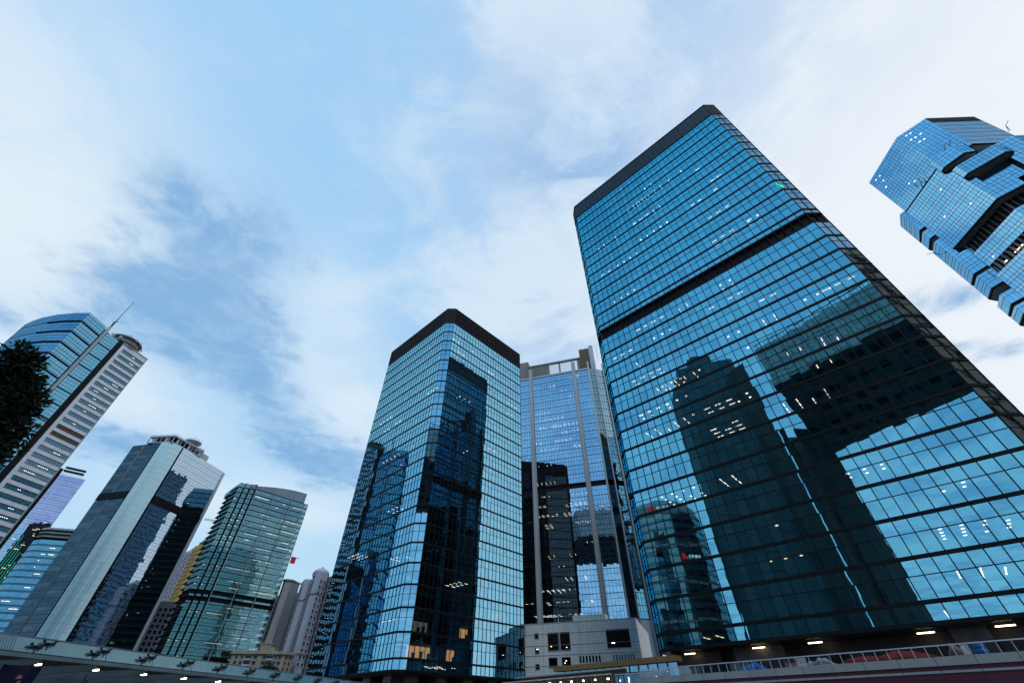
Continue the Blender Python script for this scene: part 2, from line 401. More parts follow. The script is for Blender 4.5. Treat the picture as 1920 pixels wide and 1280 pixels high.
# ------------------------------------------------------------------ sky and sun
SUN_AZ, SUN_EL = R(172), R(50)   # sun lamp used as soft fill from behind, brightening south faces
GLOW_AZ = R(66)   # the brightest part of the cloud cover
def make_world():
    w = bpy.data.worlds.new('World'); scene.world = w; w.use_nodes = True
    t = w.node_tree; t.nodes.clear(); n = N(t)
    sky = n('ShaderNodeTexSky', sky_type='NISHITA', sun_disc=False, sun_elevation=SUN_EL, sun_rotation=SUN_AZ, air_density=1.2, dust_density=1.0, ozone_density=2.0)
    d = n('ShaderNodeTexCoord').outputs['Generated']
    xyz = n('ShaderNodeSeparateXYZ', {0: d})
    z = n.math('MAXIMUM', xyz.outputs[2], .09)
    u = n.math('DIVIDE', xyz.outputs[0], z); v = n.math('DIVIDE', xyz.outputs[1], z)
    q = n('ShaderNodeCombineXYZ', {0: u, 1: v}).outputs[0]
    def noise(scale, seed, detail=6.0, rough=.55, dist=.3):
        mp = n('ShaderNodeMapping', {'Vector': q, 'Location': (seed, seed * .7, seed * .3)}).outputs[0]
        return n('ShaderNodeTexNoise', {'Vector': mp, 'Scale': scale, 'Detail': detail, 'Roughness': rough, 'Distortion': dist}).outputs[0]
    def blob(x, y, rx, ry, rot=0.0):
        dx = n.math('SUBTRACT', u, x); dy = n.math('SUBTRACT', v, y)
        c, s = math.cos(rot), math.sin(rot)
        a = n.math('DIVIDE', n.math('ADD', n.math('MULTIPLY', dx, c), n.math('MULTIPLY', dy, s)), rx)
        b = n.math('DIVIDE', n.math('SUBTRACT', n.math('MULTIPLY', dy, c), n.math('MULTIPLY', dx, s)), ry)
        r2 = n.math('ADD', n.math('MULTIPLY', a, a), n.math('MULTIPLY', b, b))
        return n.math('EXPONENT', n.math('MULTIPLY', r2, -1.0))
    def add(*xs):
        r = xs[0]
        for x in xs[1:]: r = n.math('ADD', r, x)
        return r
    # brighter towards the low sun on the right, blue overhead on the left
    az = n.math('ADD', n.math('MULTIPLY', xyz.outputs[0], math.sin(GLOW_AZ)), n.math('MULTIPLY', xyz.outputs[1], math.cos(GLOW_AZ)))
    side = n.ramp(az, (-.35, .85))
    low = n.math('SUBTRACT', 1.0, n.ramp(xyz.outputs[2], (.05, .75)))
    n1 = noise(2.1, 3.1, 8.0, .62, .6); n2 = noise(5.5, 7.7, 8.0, .62, .5); n3 = noise(.8, 1.3, 5.0)
    n3 = noise(15.0, 5.2, 6.0, .65, .4)
    nm = add(n.math('MULTIPLY', n1, .52), n.math('MULTIPLY', n2, .36), n.math('MULTIPLY', n3, .12))
    nd = n.math('SUBTRACT', nm, .5)
    # clear blue, paling to the lower left; a cloud bank to the right of it; near white on the far right
    blue = n.mix(low, (.345, .635, .95), (.52, .76, .96))
    pale = add(n.math('MULTIPLY', blob(-1.42, .56, .62, .42, .2), 1.05), n.math('MULTIPLY', blob(-1.15, .05, .5, .3), .55), n.math('MULTIPLY', blob(-1.75, 1.35, .45, .45), .8), n.math('MULTIPLY', blob(-.70, 1.5, .30, .55), .75), n.math('MULTIPLY', blob(-1.6, 2.6, .8, .6), .7), n.math('MULTIPLY', blob(-.55, .85, .16, .16), .35))
    pale = n.math('ADD', pale, n.math('MULTIPLY', nd, n.math('ADD', n.math('MULTIPLY', pale, 1.6), .25)))
    c = n.mix(n.ramp(pale, (-.15, 1.1)), blue, (.80, .915, 1.0))
    edge = n.math('ADD', n.math('ADD', u, n.math('MULTIPLY', nd, 1.5)), n.math('MULTIPLY', v, .12))
    bank = n.ramp(edge, (-.46, .12))
    front = n.ramp(xyz.outputs[1], (-.25, .05))
    bank = n.math('MULTIPLY', bank, n.math('ADD', n.math('MULTIPLY', front, .5), .5))
    bankc = n.mix(n.ramp(n.math('ADD', n.math('ADD', n1, n.math('MULTIPLY', nd, .8)), n.math('MULTIPLY', blob(.05, .80, .5, .28), .22)), (.40, .66)), (.47, .66, .91), (.70, .84, .98))
    shade = n.math('MULTIPLY', blob(.17, .42, .26, .17, .5), n.ramp(n.math('ADD', n2, n.math('MULTIPLY', nd, .6)), (.38, .60)))
    bankc = n.mix(shade, bankc, (.385, .585, .86))
    c = n.mix(bank, c, bankc)
    c = n.mix(n.ramp(n.math('ADD', n.math('ADD', az, n.math('MULTIPLY', nd, .35)), n.math('MULTIPLY', low, .05)), (.30, .72)), c, (.885, .94, 1.0))
    # grey-blue cloud bellies where the photograph has them, broken up by noise
    bl = add(blob(-1.08, .86, .28, .20, .35), n.math('MULTIPLY', blob(-1.36, .98, .20, .16), .75), n.math('MULTIPLY', blob(-.84, .66, .20, .22), .8), n.math('MULTIPLY', blob(-1.06, 1.24, .22, .28), 1.0), n.math('MULTIPLY', blob(-1.95, 1.80, .30, .30), .85), n.math('MULTIPLY', blob(-1.02, 2.0, .34, .45), .95),
             n.math('MULTIPLY', blob(.10, .44, .34, .10, -.2), .40), n.math('MULTIPLY', blob(1.42, .86, .14, .09), .85), n.math('MULTIPLY', blob(1.75, 1.12, .3, .08), .6), n.math('MULTIPLY', blob(-1.75, .92, .14, .12), .7), n.math('MULTIPLY', blob(-2.6, 1.5, .5, .3), .6), n.math('MULTIPLY', blob(-.62, .62, .12, .2), .35))
    dk = n.math('ADD', n.math('MULTIPLY', bl, 1.15), n.math('MULTIPLY', nd, 3.6))
    dk = n.math('MULTIPLY', n.ramp(dk, (.15, 1.15)), n.math('MINIMUM', n.math('MULTIPLY', bl, 3.2), 1.0))
    # a looser cover of the same clouds over the half of the sky behind the viewer
    behind = n.ramp(n.math('MULTIPLY', xyz.outputs[1], -1.0), (.0, .3))
    dk2 = n.math('MULTIPLY', n.math('MULTIPLY', n.ramp(n.math('ADD', n.math('MULTIPLY', n1, .75), n.math('MULTIPLY', n2, .25)), (.42, .62)), behind), .8)
    dk = n.math('MAXIMUM', n.math('MULTIPLY', dk, n.math('ADD', .60, n.math('MULTIPLY', n.ramp(n.math('ADD', n.math('MULTIPLY', n2, .8), n.math('MULTIPLY', n3, .2)), (.34, .62)), .34))), dk2)
    c = n.mix(dk, c, (.225, .455, .76))
    # overhead behind the viewer the sky is deeper
    deep = n.math('MULTIPLY', behind, n.ramp(xyz.outputs[2], (.25, .85)))
    c = n.mix(n.math('MULTIPLY', deep, .45), c, (.22, .50, .82))
    # physical sky and cloud layer together
    tot = n('ShaderNodeMix', {0: .94}, data_type='RGBA')
    t.links.new(sky.outputs[0], tot.inputs[6])
    sc = n('ShaderNodeVectorMath', operation='SCALE'); t.links.new(c, sc.inputs[0]); sc.inputs['Scale'].default_value = 10.0
    t.links.new(sc.outputs[0], tot.inputs[7])
    bg = n('ShaderNodeBackground', {'Color': tot.outputs[2], 'Strength': .1})
    out = t.nodes.new('ShaderNodeOutputWorld'); t.links.new(bg.outputs[0], out.inputs[0])
make_world()
ld = bpy.data.lights.new('sun', 'SUN'); ld.energy = 1.0; ld.angle = R(22); ld.color = (1, .97, .93)
so = bpy.data.objects.new('sun', ld); col.objects.link(so)
so.rotation_euler = (R(90) - SUN_EL, 0, math.pi - SUN_AZ)

# ------------------------------------------------------------------ ground
g = MB(); g.box(-3000, 3000, -3000, 3000, -2.6, -1.6, 0)
tag(g.build('ground', M_ASPH), kind='structure')
pv = MB(); pv.hexa([(14, -5, -1.596), (60, -25, -1.596), (110, 100, -1.596), (-20, 125, -1.596)], [(14, -5, -1.46), (60, -25, -1.46), (110, 100, -1.46), (-20, 125, -1.46)])
tag(pv.build('pavement', M_PAVE), kind='structure')

# ================================================================== A: the big tower
def big_tower():
    t = thing('office_tower', 'tallest teal mirror-glass tower with a black band across it and dark roof cap', 'building', (60, 75, -1.6))
    a = [(21.52, 71.37), (55.17, 39.64), (58.06, 39.64), (89.62, 73.11), (89.62, 75.99), (55.97, 107.72), (53.09, 107.72), (21.52, 74.25)]
    low = [(7.45, 9.30)] + storeys(9.30, 4.085, 14)
    low[-1] = (low[-1][0], 66.95)
    up = [(69.8, 71.35)] + storeys(71.35, 3.985, 12) + [(71.35 + 3.985 * 12, 122.7)]
    sts = low + up
    curtain(t, a[0], a[1], 32, sts, G_A, M_FRAME, .58, .40, .11, .09)
    curtain(t, a[1], a[2], 2, sts, G_ACH, M_FRAME, .58, .40, .13, .09)
    curtain(t, a[7], a[0], 2, sts, G_A, M_FRAME, .58, .40, .13, .09)
    # other sides: each side one skin
    for (p, q, n) in ((a[2], a[3], 32), (a[3], a[4], 2), (a[4], a[5], 32), (a[5], a[6], 2), (a[6], a[7], 32)):
        F, l = frame(p, q); mb = MB()
        for (z0, z1) in sts:
            h = z1 - z0
            if h > 2.4: panes(mb, F, 0, l, n, z0, z0 + h * .58, 0); panes(mb, F, 0, l, n, z0 + h * .58, z1, 0); mb.fbox(F, 0, l, z0 + h * .58 - .035, z0 + h * .58 + .035, -.03, .05, 1)
            else: panes(mb, F, 0, l, n, z0, z1, 0)
            mb.fbox(F, 0, l, z0 - .2, z0 + .2, -.1, .12, 1)
        for k in range(n + 1):
            mb.fbox(F, l * k / n - .05, l * k / n + .05, 7.7, 66.9, -.03, .06, 1)
            mb.fbox(F, l * k / n - .05, l * k / n + .05, 69.9, 122.6, -.03, .06, 1)
        mb.build('glass_wall', [G_AD, M_FRAME], t)
    # mechanical band: recessed black louvres between mullions
    mb = MB(); mb.prism(inset(a, .35), 66.95, 69.8, 0)
    for i in range(8):
        F, l = frame(a[i], a[(i + 1) % 8]); n = max(2, round(l / 1.445))
        for k in range(n + 1): mb.fbox(F, l * k / n - .05, l * k / n + .05, 66.95, 69.8, -.36, .05, 1)
        mb.fbox(F, 0, l, 66.78, 67.02, -.36, .1, 1); mb.fbox(F, 0, l, 69.72, 69.96, -.36, .1, 1)
    mb.build('mechanical_band', [M_LOUVRE, M_FRAME], t)
    # cap: smooth dark panel on the long sides, louvres on the corners
    mb = MB(); mb.prism(a, 122.72, 130, 0, mt=1)
    for i in range(8):
        F, l = frame(a[i], a[(i + 1) % 8]); n = max(3, round(l / 1.445))
        for k in range(n + 1): mb.fbox(F, l * k / n - .03, l * k / n + .03, 122.9, 129.9, -.02, .03 if l > 10 else .14, 1)
        mb.fbox(F, 0, l, 122.55, 122.85, -.1, .14, 1); mb.fbox(F, 0, l, 129.8, 130.1, -.1, .12, 1)
    for i in (1, 3, 5, 7):
        F, l = frame(a[i], a[(i + 1) % 8]); mb.fbox(F, .02, l - .02, 122.9, 129.8, .0, .05, 1)
    mb.build('roof_cap', [M_CAP, M_LOUVRE], t)
    # base
    mb = MB(); mb.prism(inset(a, .05), 7.2, 7.42, 0, mb=1); mb.build('soffit', [M_FRAME, M_SOFFIT], t)
    mb = MB(); mb.prism(inset(a, 4.2), -1.6, 7.19, 0); mb.build('base_wall', M_GRANITED, t)
    F, l = frame(a[0], a[1])
    mb = MB(); mb.fbox(F, -.6, 6.5, -1.6, 7.15, -14, -2.6, 0); mb.build('side_wall', M_GRANITED, t)
    for (sa, sb) in ((8.5, 14.6), (31.0, 34.0), (37.4, 40.4)):
        mb = MB(); mb.fbox(F, sa, sb, -1.6, 7.18, -4.3, -2.1, 0); mb.build('column', M_GRANITE, t)
    F2, l2 = frame(a[2], a[3])
    for s in (4, 15, 26, 37):
        mb = MB(); mb.fbox(F2, s - 1.1, s + 1.1, -1.6, 7.18, -4.3, -2.1, 0); mb.build('column', M_GRANITE, t)
    for sa in (2.8, 12.0, 18.5, 29.1, 35.4):
        # tube lights hung just under the polished soffit
        mb = MB(); mb.fbox(F, sa - .75, sa + .75, 6.86, 6.96, -1.46, -1.34, 0); mb.fbox(F, sa - .55, sa - .5, 6.96, 7.2, -1.42, -1.36, 1); mb.fbox(F, sa + .5, sa + .55, 6.96, 7.2, -1.42, -1.36, 1)
        mb.build('tube_light', [M_SOFL, M_BLACK], t)
    offices(t, a, sts, .58, [(a[0], a[1], 32)], .9, 5, core=11, busy=(26, 62))
    # green running-figure light in one corner window
    F, l = frame(a[1], a[2]); mb = MB()
    zz = 71.35 + 3.985 * 2 + 2.6
    mb.fbox(F, .25, .95, zz, zz + .9, -.5, -.42, 0); mb.fbox(F, .5, 1.2, zz - .7, zz - .1, -.5, -.42, 0)
    mb.build('exit_light', M_EXIT, t)
    return t
big_tower()

# ================================================================== B: the twin tower
def twin_tower():
    t = thing('office_tower', 'shorter glass tower at centre with cut corner and deep black louvred cap', 'building', (-21, 121, -1.6))
    b = [(-46.48, 118.55), (-22.24, 95.92), (-19.46, 95.92), (2.92, 119.93), (2.92, 122.71), (-21.32, 145.33), (-24.10, 145.33), (-46.48, 121.33)]
    sts = [(6.95, 8.75)] + storeys(8.75, 4.05, 22)
    curtain(t, b[0], b[1], 26, sts, G_B, M_FRAME, .58, .34, .10, .07)
    curtain(t, b[1], b[2], 2, sts, G_B, M_FRAME, .58, .34, .12, .07)
    curtain(t, b[2], b[3], 26, sts, G_B, M_FRAME, .58, .34, .10, .07)
    for (p, q, n) in ((b[3], b[4], 2), (b[4], b[5], 26), (b[5], b[6], 2), (b[6], b[7], 26), (b[7], b[0], 2)):
        F, l = frame(p, q); mb = MB()
        for (z0, z1) in sts:
            panes(mb, F, 0, l, n, z0, z1, 0); mb.fbox(F, 0, l, z0 - .18, z0 + .18, -.1, .12, 1)
        for k in range(n + 1): mb.fbox(F, l * k / n - .045, l * k / n + .045, 7.2, 97.7, -.03, .06, 1)
        mb.build('glass_wall', [G_BD, M_FRAME], t)
    mb = MB(); mb.prism(b, 97.9, 105, 0)
    for i in range(8):
        F, l = frame(b[i], b[(i + 1) % 8]); n = max(2, round(l / 1.3))
        for k in range(n + 1): mb.fbox(F, l * k / n - .06, l * k / n + .06, 98.0, 104.9, -.02, .16, 1)
        for zz in (97.9, 100.3, 102.7, 104.9): mb.fbox(F, 0, l, zz - .1, zz + .1, -.05, .1, 1)
    mb.build('roof_cap', [M_LOUVRE, matte('louvre_rib_metal', (.018, .020, .025), .6, .2, .6, .15)], t)
    mb = MB(); mb.prism(inset(b, .05), 6.45, 6.93, 0, mb=1); mb.build('soffit', [M_FRAME, M_SOFFIT], t)
    mb = MB(); mb.prism(inset(b, 4.5), -1.6, 6.44, 0); mb.build('base_wall', M_GRANITED, t)
    for i in (0, 2):
        F, l = frame(b[i], b[i + 1])
        for s in (1.2, 8.2, 15.2, 22.2, 29.2):
            mb = MB(); mb.fbox(F, s, s + 2.6, -1.6, 6.43, -3.6, -1.2, 0); mb.build('column', M_GRANITE, t)
    offices(t, b, sts, .58, [(b[0], b[1], 26), (b[2], b[3], 26)], .42, 9, core=9)
    # lit rooms low on the right: glowing back walls stand in for lamplight
    F, l = frame(b[2], b[3])
    for (s0, s1, k, mt) in ((1.6, 7.5, 0, M_WARMDIM), (11.8, 13.8, 0, M_WARMDIM), (15.0, 17.2, 1, M_WARMDIM), (2.0, 6.0, 1, glow('cool_room_glow', (.75, .9, .85), .16)), (24.5, 28.0, 2, MATS['cool_room_glow'] if 'cool_room_glow' in MATS else M_WARMDIM)):
        z = 8.75 + 4.05 * k
        mb = MB(); mb.fbox(F, s0, s1, z + .5, z + 2.35, -3.1, -3.0, 0)
        for q in range(3): mb.fbox(F, s0 + q * (s1 - s0) / 3.2 + .2, s0 + q * (s1 - s0) / 3.2 + .8, z + .2, z + 1.1 + .3 * q % .5, -1.5, -1.2, 1)
        mb.build('lit_room', [mt, M_CORE], t)
    return t
twin_tower()

# ================================================================== C: tower with grey fins
def fin_tower():
    t = thing('office_tower', 'blue gridded glass tower with two tall pale grey fins, behind the white tiled block', 'building', (25, 195, -1.6))
    c = [(-24.6, 179.9), (38.8, 161.4), (42.2, 161.6), (46.6, 163.2), (48.2, 165.2), (62, 210), (-10, 231)]
    sts = storeys(25.2, 3.8, 12) + storeys(25.2 + 3.8 * 12 + 2.2, 3.88, 15)
    sts = [(a, b) for a, b in sts if b <= 135]
    zt = sts[-1][1]
    curtain(t, c[0], c[1], 54, sts, G_C, M_FRAME, .55, .16, .08, .10, .05, .0012)
    curtain(t, c[1], c[2], 3, sts, G_CB, M_FRAME, .55, .16, .10, .10, 0.05, .004)
    curtain(t, c[2], c[3], 4, sts, G_CP, M_FRAME, .55, .16, .10, .10, 0.05, .002)
    mb = MB()
    for (p, q) in ((3, 4), (4, 5), (5, 6), (6, 0)):
        F, l = frame(c[p], c[q]); panes(mb, F, 0, l, max(1, int(l / 2)), 25.2, zt, 0)
        for k in range(28): mb.fbox(F, 0, l, 25.2 + 3.88 * k - .1, 25.2 + 3.88 * k + .1, -.05, .06, 1)
    mb.build('glass_wall', [G_CP, M_FRAME], t)
    F, l = frame(c[0], c[1]); off = math.hypot(4.4 + 24.6, 171.4 - 179.9)
    mb = MB(); mb.fbox(F, 0, l, 70.9, 73.1, -.6, -.3, 0); mb.build('mechanical_band', M_LOUVRE, t)
    for s in (off - 29 + .3, off + 5.7, off + 28.4):
        mb = MB()
        mb.fbox(F, s - .95, s + .95, 14, 137.2, -.3, .75, 0)
        mb.fbox(F, s - .35, s + .35, 14, 137.0, .75, 1.0, 1)
        mb.build('facade_fin', [M_PIL, M_STEEL], t)
    for (q, w) in ((c[1], .35), (c[2], .22), (c[3], .3)):
        mb = MB(); mb.box(q[0] - w, q[0] + w, q[1] - w - .3, q[1] + w, 14, 136, 0); mb.build('corner_fin', M_STEEL, t)
    # ribbed metal flank
    F2, l2 = frame(c[3], c[4]); mb = MB()
    for k in range(7): mb.fbox(F2, .3 + k * .34, .3 + k * .34 + .2, 14, 135, 0, .3 + .25 * (k % 2), k % 2)
    mb.build('ribbed_flank', [M_STEEL, M_FRAME], t)
    mb = MB(); mb.prism(c, zt, zt + .5, 0); mb.fbox(F, 0, l, zt - .1, zt + .9, 0, .35, 1); mb.build('roof_edge', [M_CONC, M_STEEL], t)
    # base under the glass
    mb = MB(); mb.prism(inset(c, .02), -1.6, 25.15, 0); mb.build('base_wall', M_TILE, t)
    # brown louvred roof screen
    z0 = zt + .5
    mb = MB()
    mb.fbox(F, off - 10, off + 4.3, z0, 144.2, -6, -1.0, 0)
    mb.fbox(F, off + 4.3, off + 33, z0, z0 + 1.9, -3.2, -2.8, 0)
    for (s0, s1) in ((4.3, 5.0), (20.6, 21.4), (30.4, 33.2)): mb.fbox(F, off + s0, off + s1, z0 + 1.9, 142.0, -3.3, -2.7, 0)
    mb.fbox(F, off + 5, off + 15.4, z0 + 1.9, 141.0, -3.2, -2.9, 0)
    mb.fbox(F, off + 4.0, off + 33.2, 141.5, 142.1, -3.9, -2.2, 1)
    for k in range(80):
        s = off - 10 + k * .54
        if s < off + 16 or s > off + 33: mb.fbox(F, s, s + .16, z0 + .2, 141.4 if off + 4.4 < s < off + 33 else 144.1, -1.02 if s < off + 4 else -2.8, -.85 if s < off + 4 else -2.6, 1)
        else: mb.fbox(F, s, s + .10, z0 + .2, 141.6, -2.85, -2.7, 1)
    mb.build('roof_screen', [M_BROWN, M_PIL], t)
    mb = MB(); mb.fbox(F, off + 32.2, off + 37.4, z0, 147.0, -9, -2.2, 0)
    for k in range(9): mb.fbox(F, off + 32.4 + k * .55, off + 32.6 + k * .55, z0 + .5, 147.2, -2.2, -2.0, 1)
    mb.build('plant_room', [M_BROWN, M_CANDK], t)
    mb = MB(); mb.fbox(F, off + 37.4, off + 39.7, 120, 147.8, -3, -1.2, 0); mb.build('service_pier', M_STEEL, t)
    mb = MB()
    for (s, h) in ((33.4, 149), (36.0, 148.6), (38.5, 150), (41.5, 147.5)): mb.bar(fpt(F, off + s, -2.8, 140), fpt(F, off + s, -2.8, h), .07, 0, 5)
    mb.build('roof_antenna', M_BLACK, t)
    offices(t, c, sts, .55, [(c[0], c[1], 40), (fpt(F, off + 5, 0, 0)[:2], fpt(F, off + 28, 0, 0)[:2], 20)], .62, 21, core=12)
fin_tower()

# ================================================================== D: white tiled block
def podium_block():
    t = thing('podium_building', 'low white tiled block with two big dark louvred openings, below the finned tower', 'building', (22, 124, -1.6))
    p0, p1 = (3.1, 123.5), (28.9, 114.0)
    F, l = frame(p0, p1)
    mb = MB(); depth = 26
    q = [p0, p1, fpt(F, l, -depth, 0)[:2], fpt(F, 0, -depth, 0)[:2]]
    mb.prism(q, -1.6, 18, 0)
    for z in (15.75, 13.5, 11.6, 9.6, 17.9): mb.fbox(F, 0, l, z - .05, z + .05, 0, .06, 1)
    mb.build('wall', [M_TILE, M_CONC], t)
    for (a, b, z0, z1, fins) in ((6.0, 8.55, 12.5, 15.9, 6), (8.75, 11.4, 12.5, 15.9, 6), (20.2, 25.5, 12.5, 15.9, 12), (2.7, 3.6, 15.0, 16.0, 0), (2.7, 3.6, 12.1, 13.1, 0), (2.7, 3.6, 9.1, 10.0, 0), (2.7, 3.6, 6.2, 7.1, 0), (6.0, 8.0, 9.4, 11.1, 0), (9.2, 11.2, 9.4, 11.1, 0)):
        mb = MB(); mb.fbox(F, a, b, z0, z1, -.02, .03, 0); w = MB()
        w.fbox(F, a - .08, b + .08, z1, z1 + .1, 0, .12, 0); w.fbox(F, a - .08, b + .08, z0 - .1, z0, 0, .12, 0)
        w.fbox(F, a - .08, a, z0, z1, 0, .12, 0); w.fbox(F, b, b + .08, z0, z1, 0, .12, 0)
        for k in range(fins): w.fbox(F, a + (k + 1) * (b - a) / (fins + 1) - .03, a + (k + 1) * (b - a) / (fins + 1) + .03, z0, z1, .03, .09, 1)
        o = mb.build('window', G_WIN if not fins else M_LOUVRE, t); w.build('frame', [M_CONC, M_FRAME], o)
    for (a, b, n) in ((13.3, 18.6, 7), (21.1, 26.2, 8)):
        for k in range(n):
            w = (b - a) / n; s = a + k * w
            mb = MB(); mb.fbox(F, s, s + w * .52, 10.0, 11.25, -.02, .04, 0); mb.build('slot_window', G_WIN, t)
    for (s, z, w) in ((21.2, 13.3, .75), (6.6, 13.2, .25), (10.4, 12.9, .25), (10.0, 10.4, .3), (9.7, 10.0, .25), (3.0, 12.8, .5)):
        mb = MB(); mb.fbox(F, s, s + w, z, z + .14, .05, .10, 0); mb.build('window_light', M_LIGHT if w > .4 else M_WARM, t)
    mb = MB(); mb.fbox(F, 12.3, 20.4, 18, 19.3, -4, -1.0, 0); mb.build('roof_parapet', M_TILE, t)
    mb = MB()
    for s in (4.6, 13.8): mb.fbox(F, s, s + .08, 3, 18, 0, .12, 0)
    mb.build('drain_pipe', M_PIL, t)
podium_block()

# ================================================================== E: right-hand faceted tower
def faceted_tower():
    t = thing('office_tower', 'azure glass tower at upper right with many-sided plan and boxes jutting from its sides', 'building', (168, 70, -1.6))
    w, ch = 18.6, 9.4
    # eight-sided plan, long sides 18.6, cut corners 9.4
    e = [(153.9, 82.0), (153.0, 63.4), (159.2, 56.5), (177.6, 55.9), (184.3, 62.6), (184.9, 83.4), (178.2, 90.0), (166.0, 88.4)]
    def shell(poly, z0, z1, h, sides, name, parent, gl=(G_E, G_ES), pitch=1.1, dark_bottom=True, pale=()):
        n = max(1, round((z1 - z0) / h)); hh = (z1 - z0) / n
        body = MB(); body.prism(inset(poly, .12), z0 + .02, z1 - .02, 0, mt=1, mb=0)
        if dark_bottom:
            body.prism(inset(poly, -.12), z0 - .5, z0 + .02, 0, mb=0)
            body.prism(inset(poly, .35), z0 - .62, z0 - .5, 1)
        part = body.build(name, [M_LOUVRE, M_PIL], parent)
        for k in range(n):
            mb = MB(); za, zb = z0 + hh * k, z0 + hh * (k + 1)
            for i in sides:
                F, l = frame(poly[i], poly[(i + 1) % len(poly)]); nc = max(1, round(l / pitch))
                gi = 3 if i in pale else 0
                panes(mb, F, 0, l, nc, za, za + hh * .66, gi, .002); panes(mb, F, 0, l, nc, za + hh * .66, zb, 1 if gi == 0 else 3, .002)
                for zz in (za, za + hh * .66): mb.fbox(F, 0, l, zz - .05, zz + .05, -.05, .04, 2)
                for j in range(nc + 1): mb.fbox(F, l * j / nc - .03, l * j / nc + .03, za, zb, -.05, .05, 2)
            mb.build('window_band', [gl[0], gl[1], M_FRAME, G_EP], part)
        return part
    inner = inset(e, 5.0)
    shell(inner, 60, 168, 3.7, range(8), 'shaft', t, dark_bottom=False)
    shell(e, 146, 170, 3.43, range(8), 'upper_block', t, pale=(2,))
    F, l = frame(e[2], e[3]); mb = MB(); mb.fbox(F, .1, l - .1, 166.4, 170.05, -.05, .12, 0)
    for k in range(17): mb.fbox(F, k * 1.1, k * 1.1 + .08, 166.4, 170, .12, .2, 1)
    mb.build('roof_louvre', [M_LOUVRE, M_CANDK], t)
    # west face and its cut corner carry on down to z = 118
    west = [(153.9, 82.0), (153.0, 63.4), (157.6, 58.3), (163, 64), (161, 80)]
    shell(west, 120.8, 127.0, 3.1, (0, 1), 'jutting_block', t)
    west = [(153.9, 82.0), (153.0, 63.4), (154.2, 62.05), (161, 66), (161, 80)]
    shell(west, 127.02, 145.5, 3.41, (0, 1), 'jutting_block', t, dark_bottom=False)
    F, l = frame(e[1], e[2])
    shell([(151.4, 64.4), (151.0, 62.9), (154.0, 57.9), (157.6, 57.2), (160, 60), (155, 66)], 141.8, 147.4, 2.8, (0, 1, 2), 'jutting_box', t)
    shell([(152.3, 63.0), (152.5, 61.4), (158.9, 54.4), (161.0, 54.2), (163, 58), (156, 64)], 134.2, 139.4, 2.6, (0, 1, 2), 'jutting_box', t)
    shell([(155.4, 63.2), (160.4, 57.6), (162.4, 55.4), (168, 62), (160, 68)], 125.2, 141.6, 3.3, (0, 1), 'recessed_block', t, dark_bottom=False)
    shell([(160.2, 55.6), (164.6, 52.0), (182, 51.2), (182, 62), (166, 62)], 119.5, 141.0, 3.4, (0, 1), 'jutting_block', t)
    # lower tier, set back, then repeating blocks down to the podium
    tier = inset(e, 2.0)
    shell(tier, 108.8, 115.6, 3.4, (0, 1, 2, 7), 'lower_block', t)
    mb = MB(); mb.prism(inset(e, 2.6), 115.6, 120.3, 0)
    for i in (0, 1, 2, 7):
        F_, l_ = frame(tier[i], tier[(i + 1) % 8])
        for k in range(int(l_ / 1.5) + 1): mb.fbox(F_, k * 1.5, k * 1.5 + .1, 115.6, 120.0, -.6, -.3, 1)
    mb.build('louvred_storey', [M_LOUVRE, M_CONC], t)
    mb = MB(); mb.prism(inset(e, 2.6), 104.6, 108.8, 0)
    F_, l_ = frame(e[0], e[1])
    for k in range(13): mb.fbox(F_, k * 1.5, k * 1.5 + .12, 104.6, 108.6, -2.6, -1.4, 1)
    mb.build('louvred_storey', [M_LOUVRE, M_PIL], t)
    for s in (4.0, 8.2, 9.8):
        mb = MB(); mb.fbox(F_, s, s + 1.3, 106.3, 106.6, -2.5, -2.3, 0); mb.build('louvre_light', M_WARM, t)
    shell(inset(e, 1.2), 62, 104.6, 3.65, (0, 1, 2, 7), 'lower_block', t)
    mb = MB(); mb.prism(inset(e, 1.5), -1.6, 61.3, 0); mb.build('base_wall', G_E, t)
    # boxes along the far left edge
    for (z0, z1, o) in ((136.2, 147.8, -.9), (130.6, 134.6, -.2), (109.6, 128.3, 0), (102.2, 108.2, .2), (94.6, 98.9, -.6), (90.2, 93.4, -.2), (63, 87.2, 0)):
        shell([(157.3 - o, 88.9 - o * .6), (154.4, 84.4), (156.5, 80), (168, 80), (168, 91)], z0, z1, 3.2, (0, 1), 'jutting_box', t)
    # window-cleaning davits
    for (x, y, z, dx, dy, dz) in ((152.8, 72.5, 146.5, -1.8, -1.2, 2.6), (152.7, 70.8, 146.5, -1.6, -1.4, 2.2), (155.2, 60.4, 148.0, -1.6, -2.4, 2.4), (156.2, 59.2, 148.0, -1.6, -2.4, 2.4), (166, 51.5, 144.0, -1.5, -2.5, 2.2), (155, 86.5, 123.5, -3.6, .8, 1.6)):
        mb = MB(); mb.bar((x, y, z), (x + dx * .3, y + dy * .3, z + dz), .09, 0, 5); mb.bar((x + dx * .3, y + dy * .3, z + dz), (x + dx, y + dy, z + dz * .8), .08, 0, 5); mb.bar((x, y + .5, z), (x + dx * .3, y + dy * .3, z + dz), .06, 0, 5)
        mb.build('roof_davit', M_BLACK, t)
    r = random.Random(4)
    F0, l0 = frame(e[0], e[1])
    for (s, z) in ((2.2, 167.2), (3.6, 163.6), (2.4, 160.6), (4.2, 166.6), (8, 152), (9.6, 150.5), (12, 139), (6.0, 131), (13.5, 126.5), (5.0, 108.5), (9, 96.6), (10.2, 93.5)):
        mb = MB(); mb.fbox(F0, s, s + .5, z, z + .28, .01, .05, 0); mb.build('window_light', M_LIGHT, t)
    F1, l1 = frame(e[1], e[2])
